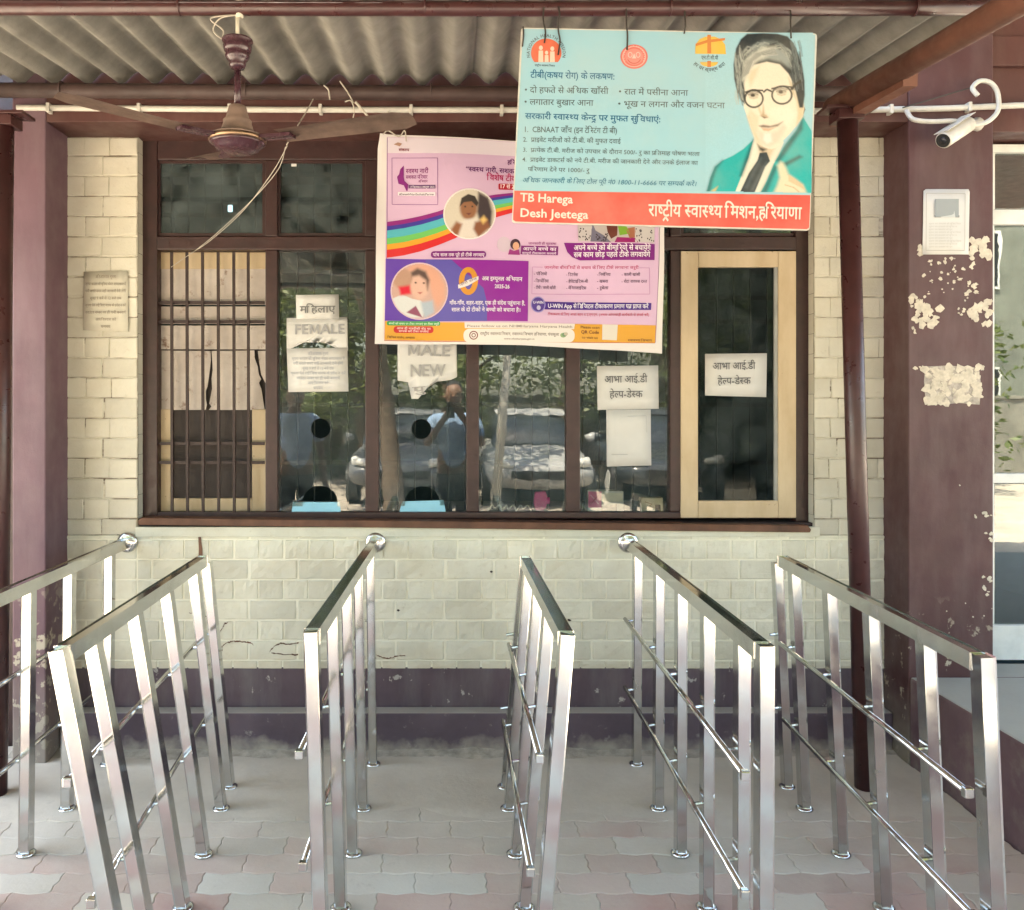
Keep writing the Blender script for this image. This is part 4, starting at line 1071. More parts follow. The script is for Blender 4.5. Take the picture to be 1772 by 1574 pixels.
b.poly([(1145, 680), (1678, 690), (1675, 786), (1240, 784), (1195, 765), (1165, 735)], (132, 22, 132), 1.4)
b.text('अपने बच्चे को बीमारियों से बचायेंगे', (1203, 724), (1652, 727), 27, (250, 240, 250), .022, 3); b.text('सब काम छोड़ पहले टीके लगवायेंगे', (1203, 765), (1648, 767), 27, (250, 240, 250), .022, 3)
# purple panel
b.poly([(95, 775), (936, 787), (930, 1145), (88, 1140)], (104, 66, 176), 1.1); b.poly([(480, 780), (936, 787), (930, 1145), (690, 1142), (692, 1040), (670, 950), (620, 870), (560, 815)], (150, 40, 160), 1.4)
b.poly([(330, 778), (480, 780), (560, 815), (620, 870), (670, 950), (692, 1040), (690, 1142), (300, 1140)], (98, 88, 178), 1.35)
photo_disc(292, 965, 170, 168, (226, 196, 210), (208, 170, 160), [([(210, 850), (250, 815), (330, 805), (400, 850), (440, 930), (440, 1010), (400, 1060), (370, 1000), (345, 900), (290, 850)], (224, 166, 144)), (el(292, 925, 60, 88), (226, 184, 168)), ([(232, 920), (240, 855), (280, 830), (330, 850), (352, 900), (340, 960), (330, 900), (290, 872), (250, 880)], (92, 70, 66)), (el(190, 890, 58, 60), (190, 150, 130)), ([(130, 1010), (190, 985), (250, 1010), (300, 1020), (330, 1060), (310, 1120), (230, 1120), (160, 1080)], (222, 224, 226)), ([(170, 940), (235, 930), (243, 980), (182, 990)], (222, 24, 58)), ([(300, 1030), (370, 1020), (380, 1090), (320, 1125)], (176, 190, 206)), ([(215, 1090), (270, 1050), (310, 1120)], (150, 80, 110)), (el(270, 915, 7, 5, 8), (60, 40, 40)), (el(318, 917, 7, 5, 8), (60, 40, 40)), ([(280, 972), (312, 970), (296, 982)], (180, 90, 90))])
b.ring(581, 908, 56, 82, 32, (220, 150, 56), 2, 40); b.poly([(520, 930), (570, 905), (640, 880), (640, 900), (580, 935), (522, 952)], (240, 232, 232), 2.4); b.text('ज़ीरो डोज़', (530, 938), (632, 898), 12, (90, 60, 90), .01, 2.8)
b.text('अब इम्यूनल अभियान', (660, 905), (898, 908), 22, (246, 238, 248), .016, 2); b.text('2025-26', (735, 950), (823, 952), 20, (246, 238, 248), .02, 2)
b.text('गाँव-गाँव, शहर-शहर, एक ही संदेश पहुंचाना है,', (470, 1045), (915, 1050), 20, (244, 236, 248), .016, 2); b.text('साल के दो टीकों ने बच्चों को बचाना है।', (482, 1085), (888, 1090), 20, (244, 236, 248), .016, 2)
# disease list box
b.line([(960, 822), (1645, 832), (1648, 985), (955, 982), (960, 822)], 3, (196, 140, 190), 1.2); b.poly([(1020, 812), (1585, 820), (1585, 842), (1020, 836)], LILAC, 1.5)
b.text('जानलेवा बीमारियों से बचाव के लिए टीके लगवाना जरूरी', (1030, 832), (1580, 838), 15, (190, 60, 110), .012, 1.8)
L_ = [('पोलियो', 968, 870, 78), ('डिप्थीरिया', 968, 912, 88), ('टीबी / काली खाँसी', 968, 952, 130), ('टिटनेस', 1160, 874, 68), ('हेपेटाइटिस-बी', 1160, 914, 128), ('मेनिनजाइटिस', 1160, 953, 118), ('निमोनिया', 1340, 876, 78), ('खसरा', 1340, 915, 64), ('रूबेला', 1340, 954, 66), ('काली खांसी', 1482, 878, 108), ('रोटा वायरस दस्त', 1482, 918, 148)]
for t, x, y, wd in L_: b.text('- '+t, (x, y), (x+wd, y+1), 16, (104, 76, 104), .008, 1.4)
b.ell(992, 1045, 44, 48, (86, 60, 150), 1.6, 32); b.ring(992, 1045, 44, 48, 6, (160, 150, 210), 1.9, 32); b.text('U-WIN', (962, 1040), (1024, 1040), 14, (240, 236, 250), .02, 2.2); b.ell(995, 1064, 12, 14, (206, 200, 230), 2.2, 14)
b.poly([(1030, 1027), (1658, 1037), (1656, 1078), (1030, 1074)], (74, 40, 140), 1.4); b.text('U-WIN App से डिजिटल टीकाकरण प्रमाण पत्र प्राप्त करें', (1050, 1064), (1640, 1068), 22, (244, 240, 250), .02, 1.8)
b.text('टीकाकरण के लिए आशा बहन व ए.एन.एम. (अथवा आंगनवाड़ी कार्यकर्ता से संपर्क करें)', (1048, 1108), (1645, 1114), 13, (196, 60, 90), .008)
# orange foot
b.poly([(90, 1142), (560, 1150), (1205, 1158), (1685, 1168), (1680, 1270), (86, 1254)], (234, 170, 66), 1.2)
b.poly([(558, 1150), (1210, 1158), (1205, 1190), (560, 1184)], (238, 228, 220), 1.4); b.text('Please follow us on NHMHaryana Haryana Health', (572, 1178), (1195, 1183), 13, (140, 130, 130), .008, 1.7)
b.rrect(552, 1188, 1208, 1268, 34, (240, 232, 226), 1.5); b.ring(612, 1226, 26, 26, 6, (130, 60, 60), 1.8, 24); b.ring(612, 1226, 13, 13, 5, (130, 70, 70), 1.8, 16)
b.text('राष्ट्रीय स्वास्थ्य मिशन, स्वास्थ्य विभाग हरियाणा, पंचकूला', (650, 1225), (1115, 1230), 15, (96, 84, 84), .008, 1.8); b.text('www.nhmharyana.gov.in', (790, 1252), (970, 1254), 10, (96, 84, 84), .008, 1.8)
for i in range(3): b.ell(1140+i*8, 1226-i*4, 18-3*i, 14-2*i, ((150, 180, 130), (120, 150, 120), (200, 190, 170))[i], 1.8+.2*i, 16)
b.rrect(100, 1142, 415, 1168, 10, (60, 160, 84), 1.5); b.text('बच्चों को समय पर टीका लगवाएं हर टीका जरूरी', (112, 1162), (408, 1164), 11, (230, 246, 230), .01, 1.8)
b.rrect(140, 1172, 375, 1212, 18, (206, 44, 50), 1.5); b.text('आज ही नजदीकी केंद्र पर', (158, 1190), (358, 1192), 11, (250, 226, 226), .012, 1.8); b.text('सम्पर्क करें टीका लगवाएं', (170, 1206), (345, 1208), 10, (250, 226, 226), .012, 1.8)
b.text('सिविल सर्जन, अम्बाला', (105, 1244), (265, 1246), 11, (110, 76, 40), .008); b.text('स्वास्थ्य विभाग', (1520, 1262), (1660, 1264), 12, (110, 70, 40), .008)
b.text('Please scan', (1242, 1185), (1355, 1188), 14, (120, 84, 40), .008); b.text('QR Code', (1245, 1215), (1352, 1218), 17, (110, 60, 40), .012); b.text('to visit us', (1250, 1245), (1345, 1248), 13, (120, 84, 40), .008)
b.poly([(1372, 1162), (1462, 1164), (1456, 1256), (1370, 1252)], (232, 224, 214), 1.5)
b.text('संकल्प', (170, 140), (232, 142), 14, (150, 40, 60), .015); b.poly([(140, 100), (165, 88), (190, 96), (176, 112)], (190, 150, 130), 1.6)
b.done('printed_artwork', M['vinyl'], banner, .016)
for cx, cy_, rx, ry, base, blobs in discs:
    soft_print('printed_photo', BY-.0052, bz, (cx-rx, cy_-ry, cx+rx, cy_+ry), 4, [(p_, c_, 3.5 if len(p_) in (3, 8) else 13) for p_, c_ in blobs], M['vinyl'], banner, base, bdef, gain=.68, inside=lambda x, y, cx=cx, cy_=cy_, rx=rx, ry=ry: ((x-cx)/rx)**2+((y-cy_)/ry)**2 < 1)
bm = BM(); tube(bm, spline([W(663, 232, BY-.012), W(672, 226, BY-.016), W(690, 236, BY-.016), W(700, 226, BY-.012), W(703, 244, BY-.014)]), .003, 6); tube(bm, [W(668, 226, BY-.01), W(672, 192, CYp-.016)], .003, 6)
link('tie_string', bm, M['wire'], banner)

# ------------------------------------------------------------------ hanging health sign
SY = 2.56
def sz(x, y): return (880+x/3.2218, 40+y/3.2218)
bm = BM()
corners = [(902, 47.5), (1414, 57.5), (1401.5, 398.5), (886, 385)]
pts = []
for i, (cx, cy_) in enumerate(corners):
    p0, p1 = Vector(corners[i-1]), Vector(corners[(i+1) % 4]); c = Vector((cx, cy_)); r = 6
    a, b_ = c+(p0-c).normalized()*r, c+(p1-c).normalized()*r
    for k in range(5):
        t = k/4; pts.append(tuple((1-t)**2*a+2*t*(1-t)*c+t*t*b_))
slab(bm, pts, SY, .008)
SG = tag(link('hanging_sign', bm, M['white_plastic']), 'pale blue tuberculosis health sign with red foot hung on wires from the canopy pipe', 'sign')
b = Print(SY-.0004, sz, lift=.0003, gain=.64)
def q(u, v):
    a = Vector(sz_corner[0]).lerp(Vector(sz_corner[1]), u); c = Vector(sz_corner[3]).lerp(Vector(sz_corner[2]), u); return tuple(a.lerp(c, v))
sz_corner = [((x-880)*3.2218, (y-40)*3.2218) for x, y in corners]
PALE = (166, 214, 230)
b.poly([q(.006, .006), q(.994, .006), q(.997, .82), q(.003, .835)], PALE, 1)
b.poly([q(.003, .836), q(.997, .821), q(.997, .985), q(.99, .994), q(.012, .994), q(.003, .985)], (232, 94, 84), 1)
b.done('printed_panel', M['signface'], SG)
b = Print(SY-.0012, sz, lift=.0003, gain=.64)
TEAL = (60, 130, 160); INK = (100, 118, 122); BLUE2 = (44, 120, 160)
b.text('टीबी(क्षय रोग) के लक्षण:', (122, 303), (592, 314), 32, BLUE2, .012)
for t, x0, x1, y0, y1 in (('• दो हफ्ते से अधिक खाँसी', 88, 556, 386, 394), ('• लगातार बुखार आना', 86, 472, 453, 460), ('• रात में पसीना आना', 612, 1000, 396, 404), ('• भूख न लगना और वजन घटना', 608, 1205, 464, 474)): b.text(t, (x0, y0), (x1, y1), 30, INK, .004)
b.text('सरकारी स्वास्थ्य केन्द्र पर मुफ्त सुविधाएं:', (92, 532), (848, 552), 30, BLUE2, .014)
for t, x0, x1, y0, y1, h in (('1.  CBNAAT जाँच (इन टेस्टिंग टी बी)', 84, 606, 606, 614, 28), ('2.  प्राइवेट मरीजों को टी.बी. की मुफ्त दवाई', 80, 625, 660, 670, 23), ('3.  प्रत्येक टी.बी. मरीज को उपचार के दौरान 500/- रु का प्रतिमाह पोषण भत्ता', 78, 1065, 716, 740, 21), ('4.  प्राइवेट डाक्टर्स को नये टी.बी. मरीज की जानकारी देने और उनके ईलाज का', 76, 1055, 770, 790, 21), ('परिणाम देने पर 1000/- रु', 108, 450, 824, 832, 21)): b.text(t, (x0, y0), (x1, y1), h, INK, .006)
b.text('अधिक जानकारी के लिए टोल फ्री नं0 1800-11-6666 पर सम्पर्क करें।', (76, 886), (1048, 908), 23, TEAL, .008, shear=.18)
W_ = (250, 236, 226)
b.text('TB Harega', (64, 992), (358, 1004), 42, W_, .018); b.text('Desh Jeetega', (62, 1078), (444, 1090), 42, W_, .018)
b.text('राष्ट्रीय स्वास्थ्य मिशन,हरियाणा', (780, 1074), (1632, 1092), 64, W_, .016)
b.done('lettering', M['signface'], SG)
b = Print(SY-.0012, sz, lift=.0003, gain=.64)            # round health emblem
b.ell(210, 165, 85, 80, (232, 116, 88), 1, 40, 140, 400)
for x, h, r in ((180, 75, 11), (212, 48, 9), (244, 70, 11)):
    b.ell(x, 212-h, r, r+2, (244, 214, 196), 1.6, 14); b.poly([(x-r*1.3, 216), (x-r*1.1, 212-h+r+4), (x+r*1.1, 212-h+r+4), (x+r*1.3, 216)], (244, 214, 196), 1.6)
b.arctext('NATIONAL HEALTH MISSION', 210, 168, 92, 165, 375, 15, (96, 104, 110), .012); b.text('राष्ट्रीय स्वास्थ्य मिशन', (146, 238), (258, 242), 9, (60, 70, 80), .008)
b.done('emblem', M['signface'], SG)
b = Print(SY-.0012, sz, lift=.0003, gain=.64)            # red seal
b.ell(700, 186, 76, 68, (228, 120, 112), 1, 40); b.ring(700, 186, 66, 59, 5, (244, 190, 182), 1.4, 40); b.ell(700, 186, 50, 45, (234, 150, 142), 1.6, 30)
b.ring(678, 176, 13, 16, 4, (246, 206, 200), 2, 16); b.ring(722, 176, 13, 16, 4, (246, 206, 200), 2, 16); b.ring(700, 190, 40, 36, 5, (212, 96, 90), 2, 20, 20, 160); b.poly([(688, 196), (700, 168), (712, 196)], (246, 206, 200), 2.2)
b.arctext('GOVERNMENT OF HARYANA', 700, 186, 54, 150, 390, 7, (250, 220, 214), .015)
b.done('emblem', M['signface'], SG)
b = Print(SY-.0012, sz, lift=.0003, gain=.64)            # yellow sun and pole emblem
YE = (236, 196, 84); OR = (222, 132, 56)
b.poly([(1040, 170), (1042, 120), (1065, 88), (1100, 74), (1150, 74), (1185, 90), (1208, 120), (1212, 172)], YE, 1); b.ell(1118, 216, 50, 26, YE, 1, 24, 0, 180)
b.poly([(1108, 64), (1128, 64), (1130, 168), (1108, 168)], OR, 1.5); b.poly([(1042, 114), (1108, 92), (1208, 82), (1205, 96), (1110, 108), (1045, 128)], OR, 1.6); b.poly([(1108, 210), (1128, 210), (1128, 244), (1108, 244)], OR, 1.5)
b.text('एन.टी.सी.पी', (1075, 200), (1168, 202), 18, (70, 96, 104), .014); b.arctext('हर घर स्वस्थ सदा', 1120, 150, 118, 140, 40, 17, (60, 84, 92), .012, True)
b.done('emblem', M['signface'], SG)
class Collect:
    def __init__(s): s.L = []; s.q = 0
    def poly(s, pts, c, k=0): s.L.append((k, len(s.L), pts, c))
    def line(s, pts, t, c, k=0):
        vs, fs = stroke(pts, t)
        for f in fs: s.poly([vs[i] for i in f], c, k)
    def ring(s, cx, cy, rx, ry, t, c, k=0, n=36):
        for i in range(n):
            a, b = 6.2832*i/n, 6.2832*(i+1.06)/n
            s.poly([(cx+(rx+e)*math.cos(q), cy+(ry+e)*math.sin(q)) for q, e in ((a, 0), (b, 0), (b, -t), (a, -t))], c, k)
b = Collect()                                           # half-length portrait of a man in a teal jacket
SK = (242, 234, 216); SK2 = (216, 198, 172)
HAIR = (34, 46, 54)
b.poly([(1645, 455), (1655, 480), (1640, 520), (1628, 505), (1632, 470)], HAIR, 1)
b.poly([(1370, 640), (1335, 740), (1290, 870), (1262, 942), (1412, 945), (1450, 850), (1490, 775), (1535, 660), (1480, 640)], (232, 232, 218), 1.1)
b.poly([(1365, 648), (1310, 700), (1250, 738), (1192, 765), (1150, 800), (1125, 860), (1104, 940), (1263, 942), (1298, 855), (1338, 750)], (40, 180, 180), 1.4)
b.poly([(1365, 648), (1345, 690), (1318, 760), (1290, 850), (1302, 850), (1340, 750)], (24, 84, 88), 1.8); b.poly([(1192, 766), (1150, 800), (1126, 860), (1110, 920), (1104, 940), (1122, 940), (1140, 865), (1160, 810)], (26, 96, 100), 1.8); b.poly([(1130, 934), (1168, 908), (1150, 942)], (222, 196, 130), 2)
b.poly([(1642, 522), (1690, 600), (1696, 640), (1690, 948), (1404, 945), (1440, 880), (1480, 780), (1540, 680), (1605, 595)], (40, 184, 184), 1.4)
b.poly([(1642, 522), (1605, 595), (1540, 680), (1490, 765), (1510, 775), (1570, 690), (1640, 590)], (26, 104, 108), 1.8); b.poly([(1530, 780), (1620, 735), (1640, 745), (1550, 795)], (24, 100, 104), 1.8); b.poly([(1440, 945), (1470, 870), (1500, 800), (1480, 790), (1440, 880), (1406, 945)], (26, 110, 112), 1.8)
b.poly([(1385, 660), (1450, 690), (1500, 660), (1455, 760), (1400, 735)], SK2, 1.9); b.poly([(1388, 672), (1404, 690), (1440, 702), (1418, 716), (1400, 705)], (60, 56, 56), 2.1)
b.poly([(1400, 722), (1440, 718), (1458, 768), (1430, 800), (1402, 870), (1372, 943), (1290, 942), (1340, 835), (1388, 765)], (46, 60, 68), 2.2); b.poly([(1420, 800), (1438, 778), (1366, 930), (1352, 930)], (96, 108, 112), 2.5); b.poly([(1392, 770), (1410, 752), (1330, 920), (1318, 915)], (78, 92, 98), 2.5)
b.poly([(1312, 300), (1350, 235), (1430, 205), (1520, 225), (1580, 290), (1612, 360), (1642, 430), (1648, 475), (1640, 520), (1604, 572), (1562, 622), (1532, 652), (1500, 690), (1465, 702), (1425, 690), (1392, 672), (1368, 630), (1350, 580), (1330, 520), (1312, 468), (1306, 390)], SK, 2.6)
b.poly([(1330, 520), (1350, 580), (1368, 630), (1392, 672), (1410, 680), (1385, 610), (1362, 545), (1345, 500)], (224, 208, 180), 2.8); b.poly([(1600, 380), (1642, 430), (1648, 475), (1640, 520), (1604, 572), (1612, 500)], (226, 208, 176), 2.8)
b.poly([(1330, 58), (1295, 88), (1268, 140), (1254, 230), (1258, 310), (1272, 365), (1296, 428), (1316, 450), (1320, 405), (1312, 335), (1326, 275), (1366, 232), (1440, 214), (1512, 228), (1560, 280), (1590, 335), (1606, 400), (1622, 470), (1642, 470), (1652, 400), (1650, 320), (1640, 250), (1618, 175), (1588, 108), (1555, 72), (1500, 58), (1420, 54)], HAIR, 3)
b.poly([(1312, 300), (1322, 245), (1350, 195), (1400, 160), (1452, 150), (1440, 178), (1385, 205), (1345, 250), (1326, 285)], (196, 200, 190), 3.3); b.poly([(1460, 150), (1520, 160), (1552, 200), (1560, 240), (1520, 215), (1450, 200), (1410, 208), (1430, 180)], (150, 160, 156), 3.3); b.poly([(1350, 130), (1420, 95), (1480, 100), (1440, 120), (1375, 155), (1335, 190)], (110, 124, 126), 3.3)
b.poly([(1272, 260), (1284, 200), (1300, 170), (1292, 240), (1290, 330), (1302, 400), (1280, 345)], (120, 132, 132), 3.3); b.poly([(1540, 130), (1585, 190), (1610, 270), (1580, 240), (1555, 180)], (70, 84, 90), 3.3); b.poly([(1276, 320), (1296, 380), (1310, 430), (1298, 420)], (170, 174, 166), 3.3)
rs = random.Random(9)
for _ in range(95):
    u = rs.random(); x0, y0 = 1350+u*190, 205-38*math.sin(u*3.1)+rs.uniform(-60, 10)
    sgn = -1 if u < .55 else 1; L = rs.uniform(30, 90)
    g_ = rs.choice(((196, 200, 190), (150, 160, 158), (70, 80, 84), (120, 132, 132), (174, 180, 174)))
    b.line([(x0, y0), (x0+sgn*L*.45, y0-L*.10), (x0+sgn*L*.85, y0+L*.32), (x0+sgn*L, y0+L*.75)], rs.uniform(2, 5), g_, 3.6)
for _ in range(70):
    y0 = rs.uniform(120, 380); x0 = 1262+rs.uniform(0, 46)+max(0, (140-y0))*.5; b.line([(x0, y0), (x0-2, y0+40), (x0+8, y0+80)], rs.uniform(2, 4), rs.choice(((150, 160, 158), (190, 194, 186), (60, 72, 78))), 3.6)
for _ in range(50):
    y0 = rs.uniform(130, 330); x0 = 1590+rs.uniform(-10, 45); b.line([(x0-10, y0-40), (x0, y0), (x0+6, y0+50)], rs.uniform(2, 4), rs.choice(((90, 104, 108), (60, 72, 78), (120, 130, 132))), 3.6)
b.poly([(1302, 318), (1318, 240), (1350, 180), (1415, 135), (1490, 128), (1500, 165), (1430, 190), (1372, 222), (1338, 268), (1320, 320)], (206, 208, 198), 3.7); b.poly([(1420, 165), (1500, 140), (1560, 190), (1575, 250), (1530, 212), (1470, 196)], (150, 162, 162), 3.7)
for o_ in range(14):
    f_ = o_/13; b.line([(1306+34*f_, 300-24*f_), (1330+34*f_, 226-14*f_), (1380+30*f_, 170+10*f_), (1480+20*f_, 140+34*f_)], 2.4, ((70, 82, 86), (226, 226, 216), (120, 132, 132))[o_ % 3], 3.8)
b.ring(1368, 420, 55, 53, 10, (40, 40, 42), 3.9, 36); b.ring(1524, 400, 60, 54, 10, (40, 40, 42), 3.9, 36); b.line([(1420, 385), (1440, 368), (1468, 380)], 10, (40, 40, 42), 3.9); b.line([(1575, 370), (1600, 340), (1630, 322)], 14, (40, 40, 42), 3.9); b.line([(1318, 385), (1355, 372), (1420, 374)], 9, (40, 40, 42), 3.9); b.line([(1465, 365), (1530, 350), (1580, 356)], 9, (40, 40, 42), 3.9)
for pts, c in (([(1345, 480), (1395, 520), (1390, 600), (1372, 610), (1350, 550)], (232, 218, 194)), ([(1470, 470), (1560, 455), (1600, 500), (1560, 590), (1500, 540), (1450, 500)], (248, 240, 224)), ([(1385, 595), (1440, 612), (1500, 600), (1530, 560), (1548, 580), (1505, 660), (1450, 690), (1405, 670)], (226, 216, 200)), ([(1425, 612), (1462, 612), (1470, 660), (1440, 672), (1420, 650)], (244, 240, 232)), ([(1335, 300), (1350, 262), (1400, 238), (1380, 290), (1350, 350)], (228, 214, 188)), ([(1560, 300), (1588, 350), (1600, 420), (1580, 390)], (214, 196, 166)), ([(1388, 440), (1402, 470), (1412, 500), (1404, 510), (1392, 480)], (226, 208, 180))): b.poly(pts, c, 3.15)
for x, y in ((1366, 402), (1522, 384)): b.poly(el(x, y, 30, 12), (206, 196, 178), 3.2); b.poly(el(x-4, y-1, 13, 9, 10), (64, 56, 52), 3.5); b.line([(x-30, y-4), (x-6, y-13), (x+26, y-6)], 4, (86, 74, 66), 3.5); b.line([(x-24, y+12), (x, y+18), (x+24, y+12)], 4, (190, 172, 146), 3.5); b.line([(x-34, y-14), (x, y-22), (x+34, y-14)], 7, (150, 142, 130), 3.5)
b.poly([(1420, 452), (1414, 500), (1404, 514), (1424, 528), (1448, 524), (1440, 512), (1428, 506)], (196, 170, 138), 3.2); b.poly([(1408, 516), (1426, 530), (1444, 525), (1428, 522)], (110, 88, 76), 3.5)
b.poly([(1396, 572), (1420, 566), (1460, 572), (1500, 562), (1530, 548), (1500, 574), (1450, 582), (1410, 580)], (122, 96, 84), 3.2); b.poly([(1410, 582), (1450, 586), (1490, 580), (1450, 602), (1420, 598)], (222, 186, 160), 3.2)
b.poly([(1500, 792), (1516, 772), (1530, 778), (1546, 806), (1560, 842), (1598, 868), (1640, 900), (1662, 948), (1478, 947), (1498, 905), (1512, 860), (1506, 825)], (240, 226, 198), 2.8); b.poly([(1560, 842), (1598, 868), (1640, 900), (1655, 930), (1600, 900), (1560, 880)], (222, 200, 168), 3); b.line([(1540, 900), (1590, 915), (1620, 940)], 4, (196, 170, 140), 3.2)
lay = []
for k, _, pts, c in sorted(b.L, key=lambda z: (z[0], z[1])):
    xs_ = [p[0] for p in pts]; ys_ = [p[1] for p in pts]; sz_ = min(max(xs_)-min(xs_), max(ys_)-min(ys_))
    lay.append((pts, c, 2.5 if k in (3.9, 1, 1.1, 1.4, 2.6, 2.2) else (5 if k == 3 else min(16, max(4, sz_*.22)))))
soft_print('portrait', SY-.0011, sz, (1098, 52, 1698, 949), 4.0, lay, M['signface'], SG, PALE, gain=.66, inside=lambda x, y: (x < 1692 or y < 500) and y < 946-(1698-x)*.018)
for pts in (spline([W(905, 46, SY-.003), W(906, 60, SY-.004), W(904, 80, SY-.003)]), spline([W(943, 0, 2.6), W(940, 30, SY-.004), W(944, 55, SY-.004), W(942, 74, SY-.003)]), spline([W(966, 3, 2.6), W(968, 25, SY-.006), W(966, 50, SY-.006), W(969, 70, SY-.006), W(966, 95, SY-.003)]), spline([W(1084, 0, 2.6), W(1084, 40, SY-.004), W(1086, 60, SY-.005), W(1085, 86, SY-.003)]), spline([W(1184, 10, 2.6), W(1186, 40, SY-.005), W(1184, 58, SY-.003)]), spline([W(1368, 8, 2.6), W(1368, 40, SY-.004), W(1369, 66, SY-.003)])):
    bm = BM(); tube(bm, pts, .0024, 6); link('hanging_wire', bm, M['darkwire'], SG)

# ------------------------------------------------------------------ what the glass and steel mirror: the yard behind the viewer
def leaf_tree(x, y, h, cr, seed, label, lean=0, low=.3):
    rg = random.Random(seed); t = thing('tree', label, 'tree', (x, y, 0), 'trees across the yard')
    bm = BM(); tube(bm, spline([(x, y, -.05), (x+lean*.3, y, h*.2), (x+lean*.7, y+.1, h*.45), (x+lean, y, h*.75)]), [.17-.11*i/24 for i in range(25)], 10)
    for k in range(6):
        a = rg.uniform(0, 6.28); z0 = h*rg.uniform(.3, .6); f = z0/(h*.75)
        tube(bm, spline([(x+lean*f, y, z0), (x+lean+math.cos(a)*cr*.4, y+math.sin(a)*cr*.4, z0+h*.12), (x+lean+math.cos(a)*cr*.8, y+math.sin(a)*cr*.8, z0+h*.22)], 5), [.06-.04*i/10 for i in range(11)], 7)
    link('trunk', bm, M['bark'], t, smooth=True)
    V = []; Fc = []
    cl_ = [(x+lean+rg.gauss(0, cr*.5), y+rg.gauss(0, cr*.5), h*low+rg.random()**.8*h*(1-low), rg.uniform(.3, .75)) for _ in range(58)]
    for cx, cy_, cz, r in cl_:
        for _ in range(110):
            d = Vector((rg.gauss(0, 1), rg.gauss(0, 1), rg.gauss(0, .75))); d = d.normalized()*r*rg.random()**.4
            p = Vector((cx, cy_, cz))+d; s = rg.uniform(.05, .10)
            a = Vector((rg.gauss(0, 1), rg.gauss(0, 1), rg.gauss(0, .5))).normalized(); b_ = a.cross(Vector((rg.gauss(0, 1), rg.gauss(0, 1), rg.gauss(0, 1)))).normalized()
            k = len(V); V += [p-a*s, p+b_*s*.45, p+a*s, p-b_*s*.45]; Fc.append((k, k+1, k+2, k+3))
    me = bpy.data.meshes.new('crown'); me.from_pydata(V, [], Fc); me.materials.append(M['leaf']); o = bpy.data.objects.new('crown', me); col.objects.link(o)
    o.parent = t; o.matrix_parent_inverse = Matrix.Translation(-t.location)
M['bark'] = plain('grey_brown_bark', (.12, .09, .065), .9, var=.3, scale=12, bump=.6)
def leafm():
    g = N('leaf_green'); inf = g.n('ObjectInfo').outputs['Random']
    c = g.mix(g.ramp(g.noise(2.5, 4), .3, .7), (.055, .09, .025), (.17, .19, .06))
    g.set('Base Color', c); g.set('Roughness', .5)
    tl = g.n('BsdfTranslucent', {'Color': (.16, .2, .04, 1)}); mx = g.n('MixShader', {0: .3, 1: g.b.outputs[0], 2: tl.outputs[0]}); g.t.links.new(mx.outputs[0], g.out.inputs[0]); return g.m
M['leaf'] = leafm()
leaf_tree(-1.5, -8.5, 5.2, 1.9, 31, 'leafy tree with leaning trunk across the yard behind the silver car', -.6)
leaf_tree(-.75, -3.9, 5.6, 1.9, 35, 'tall tree with dark leaning trunk nearest the canopy, its crown above the cars', -.35, .52)  # high crown put here to shade the parked cars
leaf_tree(2.2, -9.6, 5.6, 2.0, 32, 'broad leafy tree across the yard beside the leaning pole', .3)
leaf_tree(-5.6, -9.0, 5.0, 1.9, 33, 'leafy tree across the yard at the far left end', .2)
leaf_tree(6.4, -9.2, 5.4, 2.1, 34, 'leafy tree across the yard in front of the glass doors', -.2)
for x, y, h, sd, nm in ((8.0, -8.3, 7.4, 41, 'leafy tree across the yard beyond the glass doors'), (6.3, -7.4, 6.2, 46, 'tall leafy tree across the yard nearest the right pillar'), (4.4, -10.3, 4.6, 42, 'bushy tree across the yard right behind the black car'), (-.2, -10.4, 4.4, 43, 'bushy tree across the yard between the silver and white cars'), (-3.6, -10.2, 4.8, 44, 'bushy tree across the yard left of the silver car'), (-9.2, -8.6, 5.4, 45, 'leafy tree across the yard at its far left corner')): leaf_tree(x, y, h, 1.9, sd, nm, .1, .05)
bm = BM(); box(bm, -14, 14, -11.3, -11.1, -.05, 1.7, .01); box(bm, -14, 14, -11.34, -11.06, 1.702, 1.78, .01)
tag(link('boundary_wall', bm, plain('weathered_boundary_wall', (.20, .19, .16), .9, var=.3, scale=2)), 'low weathered boundary wall across the yard under the trees', 'wall')
bm = BM(); tube(bm, [(.62, -4.4, -.05), (.92, -4.4, 3.6)], [.075, .06], 14)
tag(link('lamp_pole', bm, plain('pale_concrete_pole', (.42, .40, .35), .8), smooth=True), 'pale leaning pole standing in the yard by the white car', 'pole')
fb = thing('far_building', 'drab plastered building across the yard facing the glass doors', 'building', (9.5, -13, 0))
bm = BM(); box(bm, 4.6, 15, -16, -13, -.05, 7.2); link('wall', bm, plain('drab_grey_green_plaster', (.17, .18, .15), .9, var=.25, scale=1.5), fb)
bm = BM(); box(bm, 4.4, 15.2, -16.2, -12.5, 7.201, 7.5); link('roof', bm, M['counter'], fb)
for x in (5.6, 7.8, 10, 12.2):
    for z in (1.1, 4.4):
        bm = BM(); box(bm, x, x+1.2, -12.99, -12.94, z, z+1.4); wf = link('window', bm, M['alu'], fb)
        bm = BM(); box(bm, x+.08, x+1.12, -12.935, -12.93, z+.08, z+1.32); link('pane', bm, M['black'], wf)
